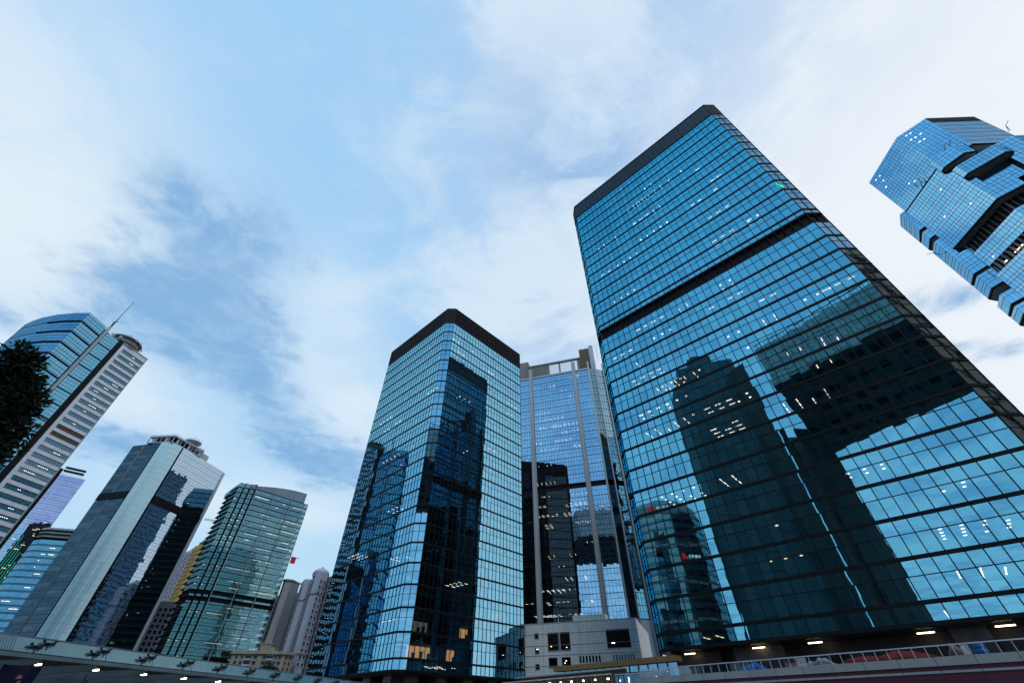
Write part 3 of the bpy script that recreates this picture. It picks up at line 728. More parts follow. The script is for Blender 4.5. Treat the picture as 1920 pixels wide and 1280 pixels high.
    for (s, z) in ((1.8, 167.6), (3.0, 167.4), (1.4, 164.2), (2.7, 164), (4.4, 164.1), (2.2, 160.8), (3.5, 160.6)):
        mb = MB(); mb.fbox(F1, s, s + .5, z, z + .28, .01, .05, 0); mb.build('window_light', M_LIGHT, t)
faceted_tower()

# ================================================================== F: curved tower on the left
def curved_tower():
    t = thing('office_tower', 'curved blue glass tower with white banded side wall and roof mast, behind the tree', 'building', (-225, 165, -1.6))
    K = (-211.4, 139.8); E1 = (-210.6, 150.0)
    cv = [(-272, 166), (-258, 152.2), (-251, 147.9), (-244.8, 145.2), (-238.3, 143.1), (-229.1, 141.0), (-219.5, 139.9), K]
    zt = 150.0; h = 6.85
    n = 21
    for k in range(n):
        z1 = zt - h * k; z0 = z1 - h; mb = MB()
        segs = list(zip(cv[:-1], cv[1:])) + [(K, E1)]
        for (p, q) in segs:
            F, l = frame(p, q); flat = p == K
            nc = 7 if flat else max(1, round(l / 3))
            for j in range(4): panes(mb, F, 0, l, nc, z0 + h * j / 4, z0 + h * (j + 1) / 4, 0, .002)
            for j in range(1, 4): mb.fbox(F, 0, l, z0 + h * j / 4 - .07, z0 + h * j / 4 + .07, -.05, .08, 1)
            for j in range(nc + 1): mb.fbox(F, l * j / nc - .03, l * j / nc + .03, z0, z1, -.05, .04 if flat else .01, 1)
        o = mb.build('window_band', [G_F, M_FRAME], t)
        lg = MB()
        for i, (p, q) in enumerate(segs):
            F, l = frame(p, q); wd = (0, .02, .05, .1, .16, .42, .5, .5)[i]
            if wd: lg.fbox(F, 0, l, z0 + .75 - (.2 if i > 4 else .08), z0 + .75 + (.2 if i > 4 else .04), -.05, wd, 0)
        lg.build('ledge', M_FRAME, o)
    back = [E1, (-213, 160), (-225, 190), (-262, 195), cv[0]]
    mb = MB(); mb.prism([cv[0], (K[0] - 1.2, K[1] + 1.2), (E1[0] - 1.2, E1[1]), (-213, 160), (-225, 190), (-262, 195)], -1.6, zt - .3, 0); mb.build('core_wall', M_CORE, t)
    F, l = frame(E1, (-209.3, 152.6))
    # recess beside the mast, mast column, second glass strip, dark joint
    mb = MB(); mb.fbox(frame(E1, (-209.8, 153))[0], 0, 1.6, -1.6, 148, -1.5, -.5, 0); mb.build('recess', G_FR, t)
    mb = MB(); mb.box(-210.6, -209.7, 150.5, 151.5, -1.6, 151.5, 0); mb.build('mast_column', M_STEEL, t)
    mb = MB(); mb.bar((-210.1, 151, 151.5), (-210.1, 151, 170.8), .20, 0, 8, .09); mb.bar((-210.1, 151, 151.5), (-210.1, 151, 154.5), .38, 0, 8)
    for k in range(3): mb.bar((-211.3, 150.6 + k * .5, 154.6 + k * .5), (-209.0, 151.2, 155 + k * .3), .09, 0, 5)
    mb.build('roof_mast', M_FRAME, t)
    S0, S1 = (-209.9, 151.9), (-208.3, 157.9)
    F, l = frame(S0, S1)
    for k in range(21):
        z1 = 147.5 - h * k; z0 = z1 - h; mb = MB()
        lv = k in (8, 9)
        for j in range(4):
            panes(mb, F, 0, l, 5, z0 + h * j / 4, z0 + h * (j + 1) / 4, 0, .002)
            mb.fbox(F, 0, l, z0 + h * j / 4 - .05, z0 + h * j / 4 + .05, -.05, .06, 1)
            if k == 7 and j in (1, 3):
                for q in range(5): mb.fbox(F, 0, l, z0 + h * j / 4 + .15 + q * .3, z0 + h * j / 4 + .32 + q * .3, 0, .1, 2)
        for j in range(6): mb.fbox(F, l * j / 5 - .03, l * j / 5 + .03, z0, z1, -.05, .03, 1)
        mb.fbox(F, 0, l, z0 - .18, z0 + .18, -.05, .35, 1)
        mb.build('window_band', [G_F, M_FRAME, M_BROWN], t)
    W0, W1 = (-207.6, 160.4), (-204.1, 173.4)
    mb = MB(); mb.prism([S1, (-207.7, 160.1), (-213, 162), (-214, 158)], -1.6, 148.5, 0); mb.build('joint_strip', M_FRAME, t)
    F, l = frame(W0, W1)
    mb = MB(); mb.prism([W0, W1, (-228, 190), (-232, 172), (-212, 161)], -1.6, 148.4, 0)
    mb.fbox(F, -.1, l + .5, 148.1, 148.6, -.3, .25, 1)
    mb.fbox(F, l - .02, l + .45, -1.6, 148.1, -.6, .05, 2)
    mb.build('banded_wall', [M_WHITE, M_STEEL, M_PIL], t)
    for k in range(40):
        zc = 144.3 - 3.5 * k
        if zc < 2: break
        lv = k in (13, 14, 27)
        mb = MB(); mb.fbox(F, 1.5, l - .05, zc - .85, zc + .85, -.02, .04, 0)
        o = mb.build('louvre_strip' if lv else 'ribbon_window', M_CANDK if lv else G_FR, t)
        mb = MB()
        mb.fbox(F, 1.4, l, zc + .85, zc + .97, 0, .28, 0)
        for j in range(1, 8): mb.fbox(F, 1.5 + j * (l - 1.55) / 8 - .04, 1.5 + j * (l - 1.55) / 8 + .04, zc - .85, zc + .85, .04, .08, 1)
        if lv:
            for q in range(5): mb.fbox(F, 1.5, l - .05, zc - .8 + q * .34, zc - .66 + q * .34, .04, .14, 2)
        mb.build('frame', [M_FRAME, M_FRAME, M_BROWN], o)
        r = random.Random(k * 7 + 1)
        if not lv and r.random() < .5:
            mb = MB(); s = r.uniform(2, l - 5)
            for j in range(r.randint(2, 6)): mb.fbox(F, s + j * .75, s + j * .75 + .35, zc + .1, zc + .25, .05, .07, 0)
            mb.build('window_light', M_LIGHT, o)
    # round roof gallery with dishes
    c = (-212.5, 165.0); z = 147.6
    mb = MB(); mb.lathe(c, [(6.4, z), (6.4, z + 1.2), (6.0, z + 1.2), (6.0, z + 2.0), (6.8, z + 2.0), (6.8, z + 2.6), (5.9, z + 2.6), (5.9, z + 5.0), (7.0, z + 5.0), (7.0, z + 5.6), (4.0, z + 5.8), (0, z + 5.8)], 0, 28)
    for k in range(28):
        a = 2 * math.pi * k / 28; p = (c[0] + 6.7 * math.cos(a), c[1] + 6.7 * math.sin(a))
        mb.bar((p[0], p[1], z), (p[0], p[1], z + 5.3), .14, 1, 5)
    mb.build('roof_gallery', [M_CONC, M_BLACK], t)
    r = random.Random(2)
    for k in range(9):
        a = -2.4 + k * .42; p = Vector((c[0] + 7.3 * math.cos(a), c[1] + 7.3 * math.sin(a), z + r.uniform(2.8, 5.6)))
        mb = MB(); d = Vector((math.cos(a), math.sin(a), .1)); mb.bar(p, p + d * .5, .2, 0, 6, .75); mb.bar(p - d, p, .08, 1, 5); mb.bar(p, p + Vector((0, 0, 1.4)), .05, 1, 4)
        mb.build('dish_antenna', [M_PIL, M_BLACK], t)
curved_tower()

# ================================================================== G: tower with the pale rounded corner
def column_tower():
    t = thing('office_tower', 'dark mirror tower with one pale rounded corner running its full height', 'building', (-245, 280, -1.6))
    L0, A0, A1, R1 = (-262.5, 256.2), (-239.5, 251.3), (-229.6, 258.0), (-220.6, 296.2)
    Q = (-231.8, 249.9)
    arc = []
    for i in range(9):
        s = i / 8; arc.append(((1 - s) ** 2 * A0[0] + 2 * s * (1 - s) * Q[0] + s * s * A1[0], (1 - s) ** 2 * A0[1] + 2 * s * (1 - s) * Q[1] + s * s * A1[1]))
    A1b = (-229.3, 259.3); A0b = (-240.8, 251.6)
    st = storeys(26, 3.78, 20) + [(106.5, 110.2)] + storeys(110.2, 3.72, 8)
    st = [(-1.6 + 3.94 * k, -1.6 + 3.94 * (k + 1)) for k in range(7)] + st
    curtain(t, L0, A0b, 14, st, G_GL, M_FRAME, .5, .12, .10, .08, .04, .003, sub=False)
    curtain(t, A1b, R1, 24, st, G_G, M_FRAME, .5, .12, .10, .08, .04, .0022, sub=False)
    mb = MB()
    for (p, q) in ((A1b, R1), (L0, A0b)):
        F, l = frame(p, q); mb.fbox(F, -.1, l + .1, 101.9, 106.3, -.1, .22, 0)
        for k in range(int(l / 1.5)): mb.fbox(F, k * 1.5, k * 1.5 + .08, 102, 106.2, .22, .3, 1)
    mb.build('mechanical_band', [M_LOUVRE, M_FRAME], t)
    mb = MB()
    ring = arc
    for k in range(40):
        z0 = -1.6 + 3.54 * k; z1 = z0 + 3.54
        for (p, q) in zip(ring[:-1], ring[1:]):
            F, l = frame(p, q); panes(mb, F, 0, l, 1, z0, z1, 0, .001, .25)
            mb.fbox(F, 0, l, z0 - .04, z0 + .04, .15, .28, 1); mb.fbox(F, -.03, .03, z0, z1, .15, .28, 1)
    mb.build('rounded_corner', [G_GC, M_PIL], t)
    mb = MB()
    for (p, q) in ((A1, A1b), (A0b, A0)):
        F, l = frame(p, q); mb.fbox(F, -.1, l + .1, -1.6, 140, -.6, -.3, 0)
    mb.build('shadow_gap', M_FRAME, t)
    body = [L0, A0b] + arc + [A1b, R1, (-246, 306), (-272, 300)]
    mb = MB(); mb.prism(inset(body, .5), -1.6, 139.6, 0); mb.build('core_wall', M_CORE, t)
    F, l = frame(A1b, R1)
    mb = MB(); mb.fbox(F, l, l + 1.5, -1.6, 139.2, -3.0, .6, 0); mb.build('corner_fin', matte('white_fin_panel', (.50, .60, .68), .5, .12, .3), t)
    # plain grey panels, alternating in two columns on the left face
    Fl, ll = frame(L0, A0b)
    for k in range(34):
        z = 3 + 3.94 * k
        if 100 < z < 108 or z > 134: continue
        for (s0, s1) in ((.2, 9.2),) if k % 2 else ((11.4, 17.5),):
            mb = MB(); mb.fbox(Fl, s0, s1, z, z + 2.1, .0, .06, 0); mb.build('grey_panel', G_GP, t)
    # vertical aluminium strips dividing the left face
    Fl, ll = frame(L0, A0b)
    mb = MB()
    for s in (9.6, 10.4): mb.fbox(Fl, s, s + .2, -1.6, 139, 0, .14, 0)
    mb.build('facade_strip', M_PIL, t)
    # roof: open steel gallery, two round platforms, a plant box
    mb = MB(); z = 140.0
    for (p, q, d) in ((fpt(Fl, 12, 1.0, 0)[:2], (-233.0, 251.2), 3), ((-233.0, 251.2), fpt(F, 14.5, .6, 0)[:2], 3)):
        f, l2 = frame(p, q)
        mb.fbox(f, 0, l2, z, z + .7, -d, .2, 0); mb.fbox(f, 0, l2, z + 4.3, z + 5.3, -d, .4, 0)
        nn = max(3, int(l2 / 2.6))
        for k in range(nn + 1):
            s = l2 * k / nn; mb.fbox(f, s - .18, s + .18, z + .7, z + 4.3, -.3, .15, 0)
            if k % 3 == 1: mb.fbox(f, s, s + 1.6, z + .9, z + 4.2, -.6, -.2, 1)
        mb.fbox(f, 0, l2, z + .7, z + 4.3, -d, -d + .2, 2)
        for k in range(int(l2 / .8)): mb.fbox(f, k * .8, k * .8 + .06, z + 5.3, z + 6.4, -.1, 0, 0)
        mb.fbox(f, 0, l2, z + 6.35, z + 6.45, -.1, 0, 0)
    mb.build('roof_gallery', [M_PIL, M_STEEL, M_LOUVRE], t)
    for (cx, cy, zz, rad) in ((-232.0, 267.5, 148.6, 5.2), (-230.5, 271.5, 143.6, 4.6)):
        mb = MB(); mb.lathe((cx, cy), [(.0, zz - 1.0), (rad * .7, zz - .9), (rad, zz - .2), (rad, zz + .5), (rad - .3, zz + .5), (0, zz + .5)], 0, 30)
        for k in range(24):
            a = 2 * math.pi * k / 24; p = (cx + (rad - .1) * math.cos(a), cy + (rad - .1) * math.sin(a)); mb.bar((p[0], p[1], zz), (p[0], p[1], zz + 1.8), .06, 1, 4)
            p2 = (cx + (rad - .1) * math.cos(a + .262), cy + (rad - .1) * math.sin(a + .262)); mb.bar((p[0], p[1], zz + 1.7), (p2[0], p2[1], zz + 1.7), .05, 1, 4)
        for k in range(5):
            a = k * 1.3; mb.bar((cx + 3 * math.cos(a), cy + 3 * math.sin(a), zz), (cx + 3 * math.cos(a), cy + 3 * math.sin(a), zz + 3 + k % 3), .07, 1, 4)
        mb.bar((cx, cy, 139), (cx, cy, zz - .8), 1.6, 0, 12)
        mb.build('round_platform', [M_STEEL, M_PIL], t)
    mb = MB(); mb.fbox(F, 14.2, 22.5, 139.8, 145.0, -9, -2.2, 0); mb.build('plant_room', M_STEEL, t)
column_tower()

# ================================================================== H: stepped green office tower
def stepped_tower():
    t = thing('office_tower', 'green-grey office tower with ledges at every storey and a stepped left corner', 'building', (-180, 325, -1.6))
    u = (.669, .743); v = (.93, -.37)
    pts = [(-211.0, 300.8), (-200.1, 291.2)]
    p = pts[-1]; teeth = []
    for k in range(3):
        q = (p[0] + u[0] * 2.9, p[1] + u[1] * 2.9); teeth.append((p, q))
        p = (q[0] + v[0] * 1.75, q[1] + v[1] * 1.75); pts += [q, p]
    front0 = p; front1 = (p[0] + u[0] * 40.5, p[1] + u[1] * 40.5)
    left = (pts[0], pts[1])
    h = 3.62; n = 35; zt = 126.3
    r = random.Random(8)
    poly = pts + [front1, (front1[0] - 24, front1[1] + 22), (pts[0][0] - 12, pts[0][1] + 12)]
    ip = inset(poly, .5)
    for k in range(n):
        z1 = zt - h * k; z0 = z1 - h; mb = MB()
        mech = k in (18, 19)
        for (a, b, nc) in [(left[0], left[1], 10)] + [(x, y, 2) for (x, y) in teeth] + [(front0, front1, 32)]:
            F, l = frame(a, b)
            panes(mb, F, 0, l, nc, z0 + 1.2, z1, 0 if not mech else 3, .003)
            panes(mb, F, 0, l, max(1, nc // 2), z0, z0 + 1.2, 1, .003)
            mb.fbox(F, 0, l, z0 + 1.14, z0 + 1.26, -.04, .06, 2)
            for j in range(nc + 1): mb.fbox(F, l * j / nc - .05, l * j / nc + .05, z0, z1, -.04, .3 if mech and j % 2 == 0 else .07, 2)
        o = mb.build('window_band', [G_H, G_HS, M_FRAME, M_LOUVRE], t)
        lg = MB()
        for (a, b) in [left] + teeth + [(front0, front1)]:
            F, l = frame(a, b); lg.fbox(F, -.2, l + .3, z1 - .2, z1 - .05, -.1, .75, 0)
        lg.build('ledge', M_FRAME, o)
        # ceiling and lights
        sl = MB(); sl.prism(ip, z1 - .5, z1 - .3, 0); so_ = sl.build('floor_slab', M_SLAB, t)
        F, l = frame(front0, front1)
        if r.random() < .85 and not mech:
            mb = MB()
            for _ in range(r.choice((1, 2, 3, 4))):
                s = r.uniform(0, l - 6); m_ = r.choice((2, 3, 5, 8)); wide = r.random() < .3
                for j in range(m_):
                    if s + j * 1.2 < l - 1: mb.fbox(F, s + j * 1.2, s + j * 1.2 + (1.1 if wide else .5), z1 - .62, z1 - .55, -2.6, -1.5 if not wide else -1.9, 0)
            for (a, b) in teeth:
                if r.random() < .35:
                    F2, l2 = frame(a, b); mb.fbox(F2, .5, 1.6, z1 - .62, z1 - .55, -1.8, -1.2, 0)
            mb.build('ceiling_light', M_WARM if (k > 20 or r.random() < .5) else M_LIGHT, so_)
    mb = MB()
    for s in (0.1, 13.5, 27, 40.4):
        F, l = frame(front0, front1); mb.fbox(F, s - .1, s + .1, -1.6, zt, 0, .85, 0)
    mb.build('facade_rib', M_PIL, t)
    mb = MB()
    for (x, y) in zip([te[1] for te in teeth], pts[3::2]):
        F, l = frame(x, y); mb.fbox(F, 0, l, -1.6, zt, -.2, -.05, 0)
    mb.build('shadow_gap', M_FRAME, t)
    F, l = frame(front0, front1)
    mb = MB(); mb.prism(inset(poly, 9), -1.6, zt, 0); mb.build('core_wall', M_CORE, t)
    # raked glass crown
    mb = MB()
    N_ = 12
    for k in range(N_):
        s0, s1 = l * k / N_ - 3, l * (k + 1) / N_ - 3
        za, zb = 128.0 + 6.6 * math.sin(math.pi * .5 * min(1, (k + .3) / N_)), 128.0 + 6.6 * math.sin(math.pi * .5 * min(1, (k + 1.3) / N_))
        mb.face([fpt(F, s0, -1.5, zt - 1), fpt(F, s1, -1.5, zt - 1), fpt(F, s1, -1.5, zb), fpt(F, s0, -1.5, za)], 0)
        mb.face([fpt(F, s1, -2.0, zt - 1), fpt(F, s0, -2.0, zt - 1), fpt(F, s0, -2.0, za), fpt(F, s1, -2.0, zb)], 0)
        mb.fbox(F, s1 - .08, s1 + .08, zt - 1, zb, -2.0, -1.4, 1)
    mb.fbox(F, l - 3, l - 2.8, zt, 134.4, -12, -1.5, 0)
    mb.build('roof_screen', [matte('grey_glass_screen', (.17, .22, .27), .25, .2, .3, .5), M_PIL], t)
    mb = MB(); mb.prism(inset(pts[:9] + [poly[-1]], .3), zt, 129.6, 0); mb.build('roof_parapet', G_HS, t)
stepped_tower()
rb = MB()
F_ = frame((-189.0, 296), (-161.9, 326.1))[0]
rb.fbox(F_, 41.0, 44.5, 84.6, 88.6, -.2, .0, 0); rb.fbox(F_, 40.6, 46.6, 88.6, 88.9, -.3, .1, 1)
tag(rb.build('projecting_sign', [matte('red_sign_panel', (.55, .02, .02), .5, .15, .6), M_BLACK]), 'small red sign on an arm at the right edge of the stepped tower', 'sign')

# ================================================================== L, M: two towers behind on the left
def violet_tower():
    t = thing('office_tower', 'violet tinted tower with glowing green vertical lines, peeping out behind the white banded wall', 'building', (-365, 330, -1.6))
    d = (.705, .709); l0 = (-365.3 - 26 * d[0], 314.3 - 26 * d[1]); l1 = (-352.8, 324.7)
    P0 = (-365.3, 314.3)
    sts = storeys(-1.6, 3.8, 39)
    curtain(t, P0, l1, 11, sts, G_L, M_FRAME, .5, .14, .12, .08, .05, .0015, sub=False)
    mb = MB(); mb.prism([(-367.2, 312.2), (-365.3, 314.1), (-373, 320), (-376, 316)], -1.6, 151, 0); mb.build('corner_strip', M_FRAME, t)
    mb = MB(); mb.prism([(l0[0] - .6, l0[1] + .6), (P0[0] - .6, P0[1] + .6), (l1[0] - .6, l1[1] + .5), (-386, 354), (-404, 330)], -1.6, 146.3, 0); mb.build('core_wall', M_CORE, t)
    F, l = frame(P0, l1)
    for k in range(9):
        mb = MB(); z1 = 118 - k * 3.5 - (k % 3) * 3; mb.fbox(F, l * k / 11 - .07, l * k / 11 + .07, 38, z1, .08, .16, 0); mb.build('light_line', M_LED, t)
    mb = MB(); mb.fbox(F, 0, l * .8, 150.5, 150.9, -5, -.4, 0); mb.fbox(F, 0, l * .8, 153.2, 153.6, -5, -.4, 0)
    for k in range(12): mb.fbox(F, l * .8 * k / 11, l * .8 * k / 11 + .15, 147, 153.2, -.6, -.4, 0)
    mb.build('roof_frame', M_BLACK, t)
    r = random.Random(3)
    for k in range(26):
        mb = MB(); s = r.uniform(0, l - 3); z = r.uniform(40, 112)
        for j in range(r.randint(1, 4)): mb.fbox(F, s + j * .6, s + j * .6 + .35, z, z + .2, .06, .1, 0)
        mb.build('window_light', M_WARM, t)
violet_tower()

def small_tower():
    t = thing('office_tower', 'short blue tower with stacked roof bands, between the violet and the pale-cornered tower', 'building', (-325, 315, -1.6))
    P = [(-345, 318), (-336, 304.5), (-330.5, 299.8), (-323.7, 298.0), (-298, 305.2)]
    for (z0, z1) in storeys(-1.6, 3.9, 24):
        mb = MB()
        for (p, q) in zip(P[:-1], P[1:]):
            F, l = frame(p, q); n = max(2, round(l / 1.6))
            panes(mb, F, 0, l, n, z0 + 1.1, z1, 0, .003); panes(mb, F, 0, l, n, z0, z0 + 1.1, 1, .003)
            mb.fbox(F, 0, l, z0 + 1.05, z0 + 1.2, -.05, .06, 2)
            for k in range(n + 1): mb.fbox(F, l * k / n - .05, l * k / n + .05, z0, z1, -.05, .06, 2)
        mb.build('window_band', [G_M, G_FR, M_FRAME], t)
    mb = MB()
    for k in range(3):
        for (p, q) in zip(P[:-1], P[1:]):
            F, l = frame(p, q); mb.fbox(F, -.2, l + .2, 93 + k * 2.4, 93.7 + k * 2.4, -2, .8, 0); mb.fbox(F, -.2, l + .2, 93.7 + k * 2.4, 95.2 + k * 2.4, -2, -.1, 1)
    mb.build('roof_band', [M_FRAME, M_PIL], t)
    mb = MB(); mb.prism([(-344, 318), (-335.6, 305.3), (-330.2, 300.6), (-323.6, 298.9), (-299, 306), (-312, 330)], -1.6, 99, 0); mb.build('core_wall', M_CORE, t)
    F, l = frame(P[3], P[4]); r = random.Random(6)
    for k in range(18):
        mb = MB(); z = 5 + 3.9 * r.randint(2, 21); s = r.uniform(0, 12)
        for j in range(r.randint(1, 4)): mb.fbox(F, s + j * .8, s + j * .8 + .5, z, z + .25, .06, .1, 0)
        mb.build('window_light', M_WARM, t)
small_tower()

# ================================================================== residential blocks
def windows_on(root, p, q, z0, z1, fh, cols, ww, wh, bandm=None, ledge=True, skip=()):
    """Each storey's row of windows on one side."""
    F, l = frame(p, q); k = 0; z = z0
    while z + fh <= z1:
        mb = MB()
        for j in range(cols):
            if j in skip: continue
            s = l * (j + .5) / cols
            mb.fbox(F, s - ww / 2, s + ww / 2, z + .9, z + .9 + wh, -.02, .03, 0)
            if ledge: mb.fbox(F, s - ww / 2 - .15, s + ww / 2 + .15, z + .72, z + .88, -.02, .45, 1)
            if ledge and (j * 7 + k * 3) % 5 < 2: mb.fbox(F, s - ww / 2 - .1, s - ww / 2 + .6, z + .05, z + .6, 0, .5, 1)
        mb.fbox(F, .1, l - .1, z + .60, z + .91, -.02, .10, 2)
        mb.build('window_row', [G_WIN, M_PIL, bandm or M_RES], root)
        z += fh; k += 1

def ochre_tower():
    t = thing('apartment_tower', 'apartment tower with an ochre stripe and green netting on its roof', 'building', (-300, 425, -1.6))
    p = (-330, 433.5); q = (-284.5, 403); u = (.831, -.556)
    a = (q[0] - u[0] * 22.5, q[1] - u[1] * 22.5); b = (q[0] - u[0] * 13.5, q[1] - u[1] * 13.5)
    F, l = frame(p, q)
    mb = MB(); mb.prism([p, b, (b[0] + 12, b[1] + 20), (p[0] + 12, p[1] + 20)], -1.6, 118.5, 0); mb.build('wall', M_RES, t)
    mb = MB(); mb.prism([fpt(F, l - 13.5, 1.4, 0)[:2], fpt(F, l, 1.4, 0)[:2], (q[0] + 10, q[1] + 18), (b[0] + 10, b[1] + 18)], -1.6, 120, 0); mb.build('ochre_wall', M_YEL, t)
    mb = MB(); mb.fbox(F, l - 22, l - 17, -1.6, 74, 0, 1.0, 0); mb.build('teal_bay', M_TEAL, t)
    windows_on(t, p, b, 8, 117, 3.4, 8, 2.3, 1.8)
    windows_on(t, fpt(F, l - 13.5, 1.4, 0)[:2], fpt(F, l, 1.4, 0)[:2], 8, 118, 3.4, 4, 1.7, 1.7, M_YEL, ledge=False)
    for (s0, s1, z1) in ((l - 24, l - 15.5, 122.3), (l - 13, l + 5, 126)):
        mb = MB(); r = random.Random(int(s0)); k = 0
        base = [fpt(F, s0, -1, 0)[:2], fpt(F, s1, -1, 0)[:2], fpt(F, s1, -9, 0)[:2], fpt(F, s0, -9, 0)[:2]]
        mb.prism(base, 118, z1 - 2, 0); mb.prism(inset(base, 1.2), z1 - 2, z1, 0); mb.build('roof_netting', M_GREEN, t)
ochre_tower()

def pink_block():
    t = thing('apartment_block', 'lower greyish pink apartment block with small square windows, below the ochre-striped tower', 'building', (-245, 345, -1.6))
    p = (-262.0, 314.2); q = (-228.9, 325.0)
    mb = MB(); F, l = frame(p, q); mb.prism([p, q, (q[0] + 1, q[1] + 12), (p[0] - 2, p[1] + 12)], -1.6, 60, 0); mb.build('wall', matte('pale_pink_render', (.62, .58, .66), .8, .2, .25), t)
    windows_on(t, p, q, 1, 59, 3.1, 12, 1.5, 1.7, ledge=False)
    # rooftop pergola arch
    mb = MB()
    for k in range(12):
        a0, a1 = math.pi * k / 12, math.pi * (k + 1) / 12
        mb.bar(fpt(F, l - 26 - 6 * math.cos(a0), -.3, 60 + 4 * math.sin(a0)), fpt(F, l - 26 - 6 * math.cos(a1), -.3, 60 + 4 * math.sin(a1)), .35, 0, 6)
    mb.build('roof_arch', M_STEEL, t)
pink_block()

def slim_tower():
    t = thing('apartment_tower', 'slim pale concrete tower with a dark green flank, touching the stepped tower in view', 'building', (-158, 336, -1.6))
    mb = MB(); mb.prism([(-163.8, 331.2), (-161.8, 329.8), (-158.0, 331.2), (-156, 341), (-164, 342)], -1.6, 74.2, 0); mb.build('wall', M_CONC, t)
    mb = MB(); mb.prism([(-164.6, 331.0), (-161.4, 328.9), (-157.2, 330.6), (-155.5, 342), (-165, 343)], 74.2, 75.0, 0); mb.build('roof_slab', M_CONC, t)
    F, l = frame((-163.8, 331.2), (-161.8, 329.8)); mb = MB(); mb.fbox(F, .1, l - .15, -1.6, 74, 0, .08, 0); mb.build('green_flank', M_TEAL, t)
slim_tower()

def lavender_tower():
    t = thing('apartment_tower', 'lavender grey apartment tower with a dark recess line, right of the slim concrete tower', 'building', (-165, 358, -1.6))
    p = (-178.5, 356.6); q = (-158.0, 347.2)
    F, l = frame(p, q)
    mb = MB(); mb.prism([p, q, (q[0] + 8, q[1] + 14), (p[0] + 8, p[1] + 14)], -1.6, 70, 0)
    mb.fbox(F, 12, 17, 70, 71.6, -6, -1, 0)
    mb.build('wall', M_RES2, t)
    mb = MB(); mb.fbox(F, 17.2, 18.8, -1.6, 66, 0, .1, 0); mb.build('recess_shade_strip', M_CANDK, t)  # flat dark strip, painted shade in place of a cut recess
    windows_on(t, p, fpt(F, 17, 0, 0)[:2], 3, 68, 3.0, 4, 1.4, 1.3, M_RES2)
    windows_on(t, fpt(F, 18.8, 0, 0)[:2], q, 3, 68, 3.0, 1, 1.4, 1.3, M_RES2)
lavender_tower()

def winged_tower():
    t = thing('apartment_tower', 'blue-grey apartment tower with stepped wings and a rounded crown, beside the centre glass tower', 'building', (-136, 330, -1.6))
    def wing(poly, z, mat): 
        mb = MB(); mb.prism(poly, -1.6, z, 0); mb.prism(inset(poly, .6), z, z + 1.2, 0)
        for zz in (18, 30, 62): mb.prism(inset(poly, -.3), zz, zz + .7, 1)
        mb.build('wing', [mat, M_RESD], t)
    W1 = [(-153.4, 337.3), (-149.2, 331.8), (-145.6, 332.8), (-141, 346), (-150, 348)]
    W2 = [(-145.0, 330.2), (-141.8, 326.0), (-134.5, 313.4), (-129.6, 310.8), (-127.4, 317.3), (-134, 338)]
    W3 = [(-130.5, 322), (-126.2, 318.2), (-119.0, 315.4), (-114, 330), (-124, 336)]
    wing(W1, 74.5, M_RES2)
    wing(W2, 73.5, M_RES2)
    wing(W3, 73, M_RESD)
    mb = MB(); c = (-133.5, 319.5); mb.lathe(c, [(5.2, 73.5), (5.2, 76.5), (4.6, 77.6), (3.0, 78.6), (0, 79)], 0, 20); mb.bar((c[0], c[1], 78.5), (c[0], c[1], 80), .8, 0, 8)
    for k in range(20):
        a = 2 * math.pi * k / 20; mb.bar((c[0] + 5.25 * math.cos(a), c[1] + 5.25 * math.sin(a), 74.4), (c[0] + 5.25 * math.cos(a), c[1] + 5.25 * math.sin(a), 76.0), .28, 1, 4)
    mb.build('crown', [M_RES2, M_RESD], t)
    for poly in (W1, W2, W3):
        for a_, b_ in zip(poly, poly[1:] + poly[:1]):
            f_, l_ = frame(a_, b_)
            if l_ < 6.5 or f_[2][0] * -a_[0] + f_[2][1] * -a_[1] < 12: continue
            c_ = max(1, int(l_ / 3.0)); windows_on(t, a_, b_, 24, 72.5, 3.4, c_, l_ / c_ * .42, 1.4, M_RES2)
winged_tower()

